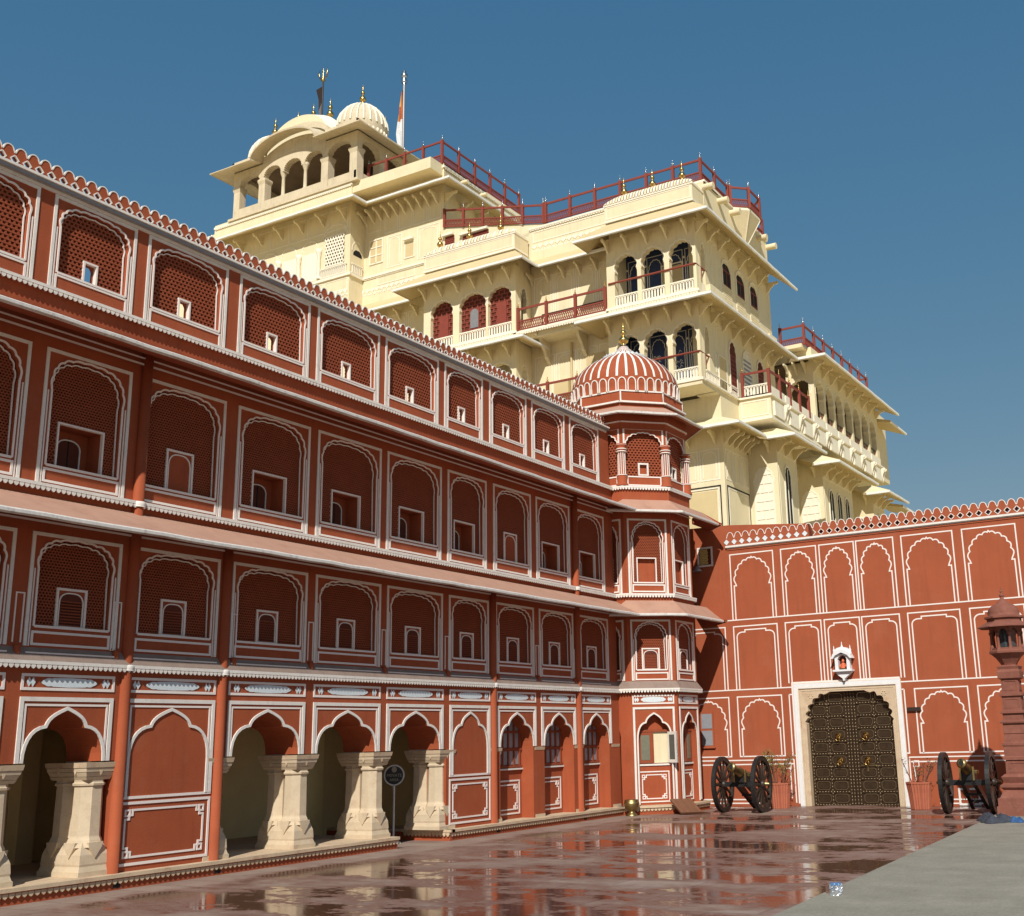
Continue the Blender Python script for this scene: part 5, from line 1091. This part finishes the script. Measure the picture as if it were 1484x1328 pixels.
for (z0, a0, b0), (z1, a1, b1) in zip(rows[:-1], rows[1:]):
    n_ = 6
    for k in range(n_):
        def Q(z, a, b_, t): x_ = fx0-a-(b_-a)*t*.6; return (x_, fy0+.12*math.sin(t*9+z), z-.15*t)
        col = "flag_white" if z0 < 40.3 and z0 > 37.1 else ("flag_blue" if z0 <= 37.1 else ("flag_orange" if (k+int(z0*1.3)) % 4 < 2 or k < 3 else "flag_yellow"))
        p.add([Q(z0, a0, b0, k/n_), Q(z0, a0, b0, (k+1)/n_), Q(z1, a1, b1, (k+1)/n_), Q(z1, a1, b1, k/n_)], [(0, 1, 2, 3)], col, True)
p.build("flag", f)

# ================================================================== ground
mb = MB(); mb.add([(-40, -60, 0), (60, -60, 0), (60, 33, 0), (-40, 33, 0)], [(0, 1, 2, 3)], "wet_paving"); struct(mb.build("courtyard_paving", None))
mb = MB(); mb.add([(-2500, -2500, -.3), (2500, -2500, -.3), (2500, 2500, -.3), (-2500, 2500, -.3)], [(0, 1, 2, 3)], "ochre_wall"); struct(mb.build("ground", None))
mb = MB(); E0, E1, E2 = (-4.55, 4), (-5.42, 26.9), (-5.2, 27.6)
pts = [(-4.1, -6), (-4.88, 12.4), (-5.50, 26.2), (-5.62, 27.9), (12, 27.9), (12, -6)]
n_ = len(pts); mb.add([(x, y, .045) for x, y in pts]+[(x, y, -.05) for x, y in pts], [tuple(range(n_))]+[(i, i+n_, (i+1) % n_+n_, (i+1) % n_) for i in range(n_)], "terrace_stone"); struct(mb.build("terrace_paving", None))

# ------------------------------------------------------------------ the two cannons
def make_cannon():
    t = thing("cannon", "bronze cannon on spoked wheels left of the gate, before the potted shrub", "cannon", (0, 0, 0)); R_ = .70
    for s_ in (-1, 1):
        x = .53*s_; wm = MB()
        for k in range(14):
            a = 2*math.pi*k/14; ca, sa = math.cos(a), math.sin(a); q = []
            for r, wd in ((.10, .035), (.38, .026), (.63, .032)):
                for px_, pt in ((-1, -1), (1, -1), (1, 1), (-1, 1)): q.append((x+px_*wd*.8, r*ca-pt*wd*sa, R_+r*sa+pt*wd*ca))
            wm.add(q, [(i*4+j, i*4+(j+1) % 4, i*4+4+(j+1) % 4, i*4+4+j) for i in range(2) for j in range(4)], "dark_wood")
        wheel = wm.build("wheel", t)
        def ring(r0, r1, w_, m_, nm):
            g = MB(); n = 40; q = []
            for k in range(n):
                a = 2*math.pi*k/n
                for r, xx in ((r0, -w_), (r1, -w_), (r1, w_), (r0, w_)): q.append((x+xx, r*math.cos(a), R_+r*math.sin(a)))
            g.add(q, [(k*4+j, k*4+(j+1) % 4, ((k+1) % n)*4+(j+1) % 4, ((k+1) % n)*4+j) for k in range(n) for j in range(4)], m_); return g.build(nm, wheel)
        ring(.585, .675, .045, "dark_wood", "rim"); ring(.675, .70, .05, "black_iron", "tyre")
        hb = MB(); hb.tube([(x-.11, 0, R_), (x-.08, 0, R_), (x, 0, R_), (x+.08, 0, R_), (x+.11, 0, R_)], [.055, .09, .11, .09, .055], 14, "dark_wood"); hb.tube([(x+s_*.10, 0, R_), (x+s_*.15, 0, R_), (x+s_*.21, 0, R_)], [.06, .05, .03], 10, "brass"); hb.build("hub", wheel)
    ax = MB(); ax.box(WORLD, -.46, .46, R_-.06, R_+.06, -.07, .07, "black_iron"); ax.box(WORLD, -.14, .14, R_+.05, R_+.28, -.12, .12, "black_iron"); ax.build("axle", t)
    tr = MB()
    for s_ in (-1, 1):
        p0, p1 = Vector((.13*s_, -.1, R_+.10)), Vector((.30*s_*.6, 1.35, .07))
        q = []
        for P_, hh in ((p0, .12), (p1, .06)):
            for dx, dz in ((-.045, -hh), (.045, -hh), (.045, hh), (-.045, hh)): q.append(P_+Vector((dx, 0, dz)))
        tr.add(q, [(0, 1, 5, 4), (1, 2, 6, 5), (2, 3, 7, 6), (3, 0, 4, 7), (0, 3, 2, 1), (4, 5, 6, 7)], "black_iron")
        tr.box(WORLD, s_*.15-.02, s_*.15+.02, R_+.05, R_+.36, -.16, -.10, "brass"); tr.box(WORLD, s_*.17-.03, s_*.17+.03, R_+.20, R_+.26, .05, .35, "brass")
    for yy in (.5, .95): tr.box(WORLD, -.2, .2, .38-.2*(yy-.5)*2, .44-.2*(yy-.5)*2, yy-.04, yy+.04, "black_iron")
    tr.build("trail", t)
    br_ = MB(); A = Vector((0, .55, R_+.12)); B = Vector((0, -.72, R_+.46)); D_ = B-A
    prof = [(0, .05), (.0, .05), (.02, .10), (.10, .135), (.11, .145), (.14, .145), (.15, .125), (.5, .11), (.51, .125), (.55, .125), (.56, .105), (.88, .085), (.92, .10), (.97, .118), (1.0, .10), (1.0, .055), (.9, .055)]
    br_.tube([A+D_*f_ for f_, r_ in prof], [r_ for f_, r_ in prof], 20, "brass"); br_.tube([A+D_*.901, A+D_*.902], .056, 12, "near_black"); br_.tube([A+D_*.995, A+D_*1.001], [.057, .057], 14, "near_black"); br_.tube([A, A-D_*.05, A-D_*.08], [.03, .05, .02], 10, "brass"); br_.tube([(-.2, .12, R_+.24), (.2, .12, R_+.24)], .04, 10, "brass"); br_.build("barrel", t)
    return t
def dup(o, parent=None):
    c = o.copy(); C.objects.link(c)
    if parent: c.parent = parent; c.matrix_parent_inverse = o.matrix_parent_inverse.copy()
    for ch in list(o.children): dup(ch, c)
    return c
ca = make_cannon(); ca["group"] = "cannons before the gate wall"; cb_ = dup(ca)
ca.location = (-12.05, 28.35, 0); ca.rotation_euler = (0, 0, .04)
cb_.location = (-6.30, 28.3, 0); cb_.scale = (1.0, 1.0, 1.0); cb_.rotation_euler = (0, 0, .05); cb_["label"] = "bronze cannon on spoked wheels right of the gate, beside the stone lantern pillar"

# ------------------------------------------------------------------ potted shrubs, bowl, board, sign, cloth, foil
def planter(x, y, label, seed, leafy):
    random.seed(seed); t = thing("potted_shrub", label, "plant", (x, y, 0), "terracotta planters beside the gate")
    p = MB(); n = 48; prof = [(.24, .01), (.235, .0), (.27, .40), (.30, .60), (.315, .62), (.315, .66), (.285, .66), (.275, .60)]
    q = []; 
    for r, z in prof:
        for i in range(n):
            a = 2*math.pi*i/n; k = 1+(.035 if i % 2 else -.015)*(1 if z < .61 else .2); hx = 1/max(math.cos(((a+math.pi/8) % (math.pi/4))-math.pi/8), .5); q.append((x+r*k*hx*math.cos(a)*.95, y+r*k*hx*math.sin(a)*.95, z))
    p.add(q, [(j*n+i, j*n+(i+1) % n, (j+1)*n+(i+1) % n, (j+1)*n+i) for j in range(len(prof)-1) for i in range(n)], "terracotta"); p.lathe((x, y, .58), [(.001, 0), (.28, .0)], 16, "dark_wood"); p.build("pot", t)
    s_ = MB(); lf = MB(); tips = []
    for k in range(16 if leafy else 9):
        a = random.uniform(0, 6.28); b_ = Vector((x+.14*math.cos(a), y+.14*math.sin(a), .55)); sp_ = random.uniform(.05, .38); hgt = random.uniform(.45, 1.0 if leafy else .75)
        m_ = b_+Vector((math.cos(a)*sp_*.5, math.sin(a)*sp_*.5, hgt*.5)); e_2 = b_+Vector((math.cos(a)*sp_*1.2+random.uniform(-.06, .06), math.sin(a)*sp_*1.2, hgt))
        s_.tube([b_, m_, e_2], [.014, .010, .005], 5, "twig"); tips += [(m_, e_2)]
        for j in range(4):
            f_ = random.uniform(.35, .95); st = b_.lerp(m_, f_*2) if f_ < .5 else m_.lerp(e_2, f_*2-1); en = st+Vector((random.uniform(-.16, .16), random.uniform(-.16, .16), random.uniform(.05, .2))); s_.tube([st, en], [.007, .003], 4, "twig"); tips.append((st, en))
    s_.build("stem", t)
    for st, en in tips:
        dens = 9 if (leafy and en.z > 1.0) else (2 if leafy else 2)
        if not leafy and random.random() < .4: dens = 4
        for j in range(dens):
            c_ = st.lerp(en, random.uniform(.4, 1.1))+Vector((random.gauss(0, .03), random.gauss(0, .03), random.gauss(0, .03))); d1 = Vector((random.gauss(0, 1), random.gauss(0, 1), random.gauss(0, .6))).normalized(); d2_ = d1.cross(Vector((random.gauss(0, 1), random.gauss(0, 1), random.gauss(0, 1)))).normalized(); L_ = random.uniform(.018, .034)
            lf.add([c_-d1*L_, c_+d2_*L_*.5, c_+d1*L_, c_-d2_*L_*.5], [(0, 1, 2, 3)], "leaf" if (leafy or random.random() < .5) else "twig")
    lf.build("foliage", t)
planter(-11.70, 30.05, "twiggy green shrub in a fluted terracotta planter behind the left cannon", 3, True)
planter(-7.88, 29.85, "almost bare shrub in a fluted terracotta planter right of the gate", 5, False)
b = MB(); c_ = (-14.55, 26.95, 0)
b.lathe(c_, [(.15, 0), (.15, .02), (.12, .05), (.075, .09), (.07, .12), (.13, .16), (.19, .23), (.205, .30), (.19, .355), (.175, .365), (.19, .39), (.175, .40), (.16, .375), (.17, .33), (.14, .22), (0, .2)], 32, "brass")
tag(b.build("brass_bowl", None), "old brass footed bowl on the paving by the corner tower", "bowl")
b = MB(); b.hexa([Vector(v) for v in ((-13.35, 27.35, .02), (-12.95, 27.75, .02), (-13.45, 28.15, .33), (-13.85, 27.75, .33), (-13.33, 27.33, .06), (-12.93, 27.73, .06), (-13.43, 28.13, .37), (-13.83, 27.73, .37))], "board_wood")
for k in (.2, .5, .8):
    A_ = Vector((-13.34, 27.34, .062)).lerp(Vector((-12.94, 27.74, .062)), k); B_ = Vector((-13.84, 27.74, .372)).lerp(Vector((-13.44, 28.14, .372)), k); b.tube([A_, B_], .008, 4, "dark_wood")
tag(b.build("wooden_board", None), "brown wooden board propped against the foot of the corner tower", "board")
sg = thing("sign_post", "round black and white PRIVATE sign on a thin white pole in the entrance arch", "sign", (-15.75, 18.98, 0))
p = MB(); p.tube([(-15.75, 18.98, 0), (-15.75, 18.98, 1.12)], .022, 8, "worn_white"); p.lathe((-15.75, 18.98, 0), [(.16, 0), (.14, .03), (.03, .05)], 16, "worn_white"); p.build("pole", sg)
vd = Vector((15.75, -18.98, 0)).normalized(); fsg = Fr((-15.75, 18.98, 1.33), (-vd.y, vd.x, 0), vd)
p = MB(); circ = [(.195*math.cos(2*math.pi*k/40), .195*math.sin(2*math.pi*k/40)) for k in range(40)]; p.prism(fsg, circ, -.012, .012, "sign_black"); p.strip(fsg, circ, .028, -.02, .022, "worn_white", True); p.strip(fsg, [(0, -.28), (0, -.20)], .05, -.012, .012, "worn_white")
p.prism(fsg, [(.052*math.cos(2*math.pi*k/20), .115+.060*math.sin(2*math.pi*k/20)) for k in range(20)], .012, .016, "sign_text", back=False); bd = p.build("sign_board", sg)
def text(s_, fr, u, v, size, m_, parent):
    cu = bpy.data.curves.new("lettering", 'FONT'); cu.body = s_; cu.size = size; cu.align_x = 'CENTER'; cu.extrude = .001
    o = bpy.data.objects.new("lettering_source", cu); C.objects.link(o); bpy.context.view_layer.update()
    me = bpy.data.meshes.new_from_object(o.evaluated_get(bpy.context.evaluated_depsgraph_get())); bpy.data.objects.remove(o); bpy.data.curves.remove(cu)
    for vx in me.vertices: vx.co = fr(u+vx.co.x, v+vx.co.y, .0145+vx.co.z)
    me.materials.clear(); me.materials.append(MATS[m_]); o = bpy.data.objects.new("lettering", me); C.objects.link(o); o.parent = parent; o.matrix_parent_inverse = Matrix.Identity(4)
text("PRIVATE", fsg, 0, -.03, .082, "sign_text", bd); text("AREA", fsg, 0, -.115, .075, "sign_text", bd)
# heap of cloth on the terrace edge
random.seed(11)
def heap(cx, cy, ax, ay, hgt, m_, z0, ang, seed):
    from mathutils import noise as mn
    mb = MB(); n, k = 40, 22; q = []
    for j in range(k+1):
        for i in range(n):
            t = 2*math.pi*i/n; r = j/k; edge = 1+.22*math.sin(3*t+seed)+.12*math.sin(7*t+2*seed)
            u, v = r*edge*math.cos(t), r*edge*math.sin(t); f_ = max(0, 1-r**2)
            fold = abs(math.sin(9*(u*.8+v*.6)+3*mn.noise(Vector((u*2, v*2, seed)))*2))*.55+.45
            z = z0+.006+hgt*f_**.7*(.35+.75*fold)*(.75+.5*mn.noise(Vector((u*1.7+seed, v*1.7, 0))))
            x, y = u*ax, v*ay; q.append((cx+x*math.cos(ang)-y*math.sin(ang), cy+x*math.sin(ang)+y*math.cos(ang), max(z, z0+.004)))
    mb.add(q, [(j*n+i, j*n+(i+1) % n, (j+1)*n+(i+1) % n, (j+1)*n+i) for j in range(k) for i in range(n)], m_, True); return mb
b = heap(-5.16, 25.2, .34, .42, .22, "cloth", .045, .3, 1.3); cl = tag(b.build("cloth_heap", None), "crumpled dark grey and blue cloth dropped on the terrace edge near the lantern", "cloth")
b = heap(-4.78, 25.3, .20, .26, .12, "cloth_blue", .045, .1, 4.1); b.build("blue_fold", cl)
b = MB(); fo = Fr((-4.72, 13.75, .045), (.85, .5, 0), (.5, -.85, 0)); nx = 10; q = []
for face_ in range(1):
    pass
rf = random.Random(4)
def crumple(u0, u1, v0, v1, w_, m_, amp=.012, n=9):
    q = []
    for j in range(n+1):
        for i in range(n+1): q.append(fo(u0+(u1-u0)*i/n, v0+(v1-v0)*j/n, w_+(rf.uniform(-amp, amp) if 0 < i < n and 0 < j < n else 0)))
    b.add(q, [(j*(n+1)+i, j*(n+1)+i+1, (j+1)*(n+1)+i+1, (j+1)*(n+1)+i) for j in range(n) for i in range(n)], m_)
b.hexa([fo(-.08, 0, -.25), fo(.08, 0, -.25), fo(.08, 0, -.005), fo(-.08, 0, -.005), fo(-.07, .13, -.25), fo(.07, .13, -.25), fo(.075, .135, -.005), fo(-.075, .135, -.005)], "foil")
crumple(-.08, .08, 0, .135, 0, "foil", .022); b.box(fo, -.06, .06, .115, .14, -.09, -.0, "label_blue")
tag(b.build("foil_packet", None), "shiny crumpled foil packet lying on the near edge of the grey terrace", "packet")

# ------------------------------------------------------------------ stone lantern pillar
LX, LY = -4.94, 27.42
lt_ = thing("lantern_pillar", "carved red sandstone lantern pillar with a domed lamp house, at the right edge of the court", "lantern", (LX, LY, .04))
LS = "lantern_stone"
def sq(mb, prof, n=4, ph=math.pi/4): mb.lathe((LX, LY, .04), [(r*(R2 if n == 4 else 1/cs8), z) for r, z in prof], n, LS, smooth=False, phase=ph)
m_ = MB(); sq(m_, [(.50, 0), (.50, .20), (.47, .21), (.47, .37), (.42, .39), (.36, .52), (.34, .54), (.40, .60), (.40, .65), (.31, .69), (.35, .77), (.37, .82), (.30, .88)]); m_.build("base", lt_)
m_ = MB(); sq(m_, [(.27, .86), (.26, 1.16), (.25, 1.18)]); sq(m_, [(.29, 1.18), (.29, 1.24), (.27, 1.26), (.27, 1.46), (.29, 1.50), (.29, 1.54), (.26, 1.56)]); sq(m_, [(.25, 1.54), (.235, 1.75)]); sq(m_, [(.25, 1.75), (.235, 1.97)]); sq(m_, [(.28, 1.97), (.29, 2.0), (.28, 2.03), (.22, 2.05), (.22, 2.18), (.27, 2.19), (.27, 2.23), (.21, 2.25), (.205, 2.56), (.25, 2.57), (.25, 2.62), (.19, 2.64), (.18, 2.93), (.24, 2.96), (.25, 3.10), (.22, 3.16), (.24, 3.22), (.15, 3.26)])
for sgn, nv, uv in ((1, Vector((0, -1, 0)), Vector((1, 0, 0))), (-1, Vector((0, -1, 0)), Vector((1, 0, 0))), (1, Vector((1, 0, 0)), Vector((0, 1, 0))), (-1, Vector((1, 0, 0)), Vector((0, 1, 0)))):
    ff = Fr((LX, LY, .04), uv, nv*sgn); m_.rect(ff, -.15, .15, 2.31, 2.50, .02, .195, .215, LS); m_.rect(ff, -.14, .14, 2.70, 2.9, .02, .175, .195, LS); m_.rect(ff, -.18, .18, .93, 1.12, .025, .25, .272, LS)
m_.build("shaft", lt_)
m_ = MB(); sq(m_, [(.15, 3.24), (.18, 3.30), (.26, 3.42), (.34, 3.50), (.38, 3.52), (.38, 3.56), (.36, 3.60)], 8, math.pi/8); sq(m_, [(.25, 3.58), (.25, 4.15)], 8, math.pi/8) if False else None
for k in range(8):
    a = math.pi/8+k*math.pi/4; m_.lathe((LX+.33*math.cos(a), LY+.33*math.sin(a), .04), [(.05, 3.6), (.05, 3.64), (.035, 3.68), (.03, 3.92), (.05, 3.96), (.05, 4.0)], 6, LS)
    f8 = Fr((LX+.325*math.cos(a-math.pi/8), LY+.325*math.sin(a-math.pi/8), .04), (-math.sin(a-math.pi/8), math.cos(a-math.pi/8), 0), (math.cos(a-math.pi/8), math.sin(a-math.pi/8), 0)); ar = foil(0, .08, 3.94, 4.06, 2, .008, .9, .9, 4); m_.prism(f8, [(-.135, 3.94)]+ar+[(.135, 3.94), (.135, 4.16), (-.135, 4.16)], -.05, .01, LS); m_.box(f8, -.13, .13, 3.58, 3.64, -.05, .01, LS)
m_.lathe((LX, LY, .04), [(.22, 3.6), (.22, 4.1)], 8, "dark_glass", smooth=False); house = m_.build("lamp_house", lt_)
m_ = MB(); sq(m_, [(.34, 4.16), (.57, 4.10), (.57, 4.12), (.36, 4.24), (.36, 4.30), (.41, 4.31), (.41, 4.35), (.35, 4.37)], 8, math.pi/8)
m_.lathe((LX, LY, .04), [(.34, 4.36), (.355, 4.44), (.33, 4.52), (.26, 4.60), (.14, 4.66), (.13, 4.68), (.08, 4.72), (.03, 4.80)], 24, LS); m_.build("dome", lt_); finial("finial", lt_, (LX, LY, 4.80), .30, LS, 10)
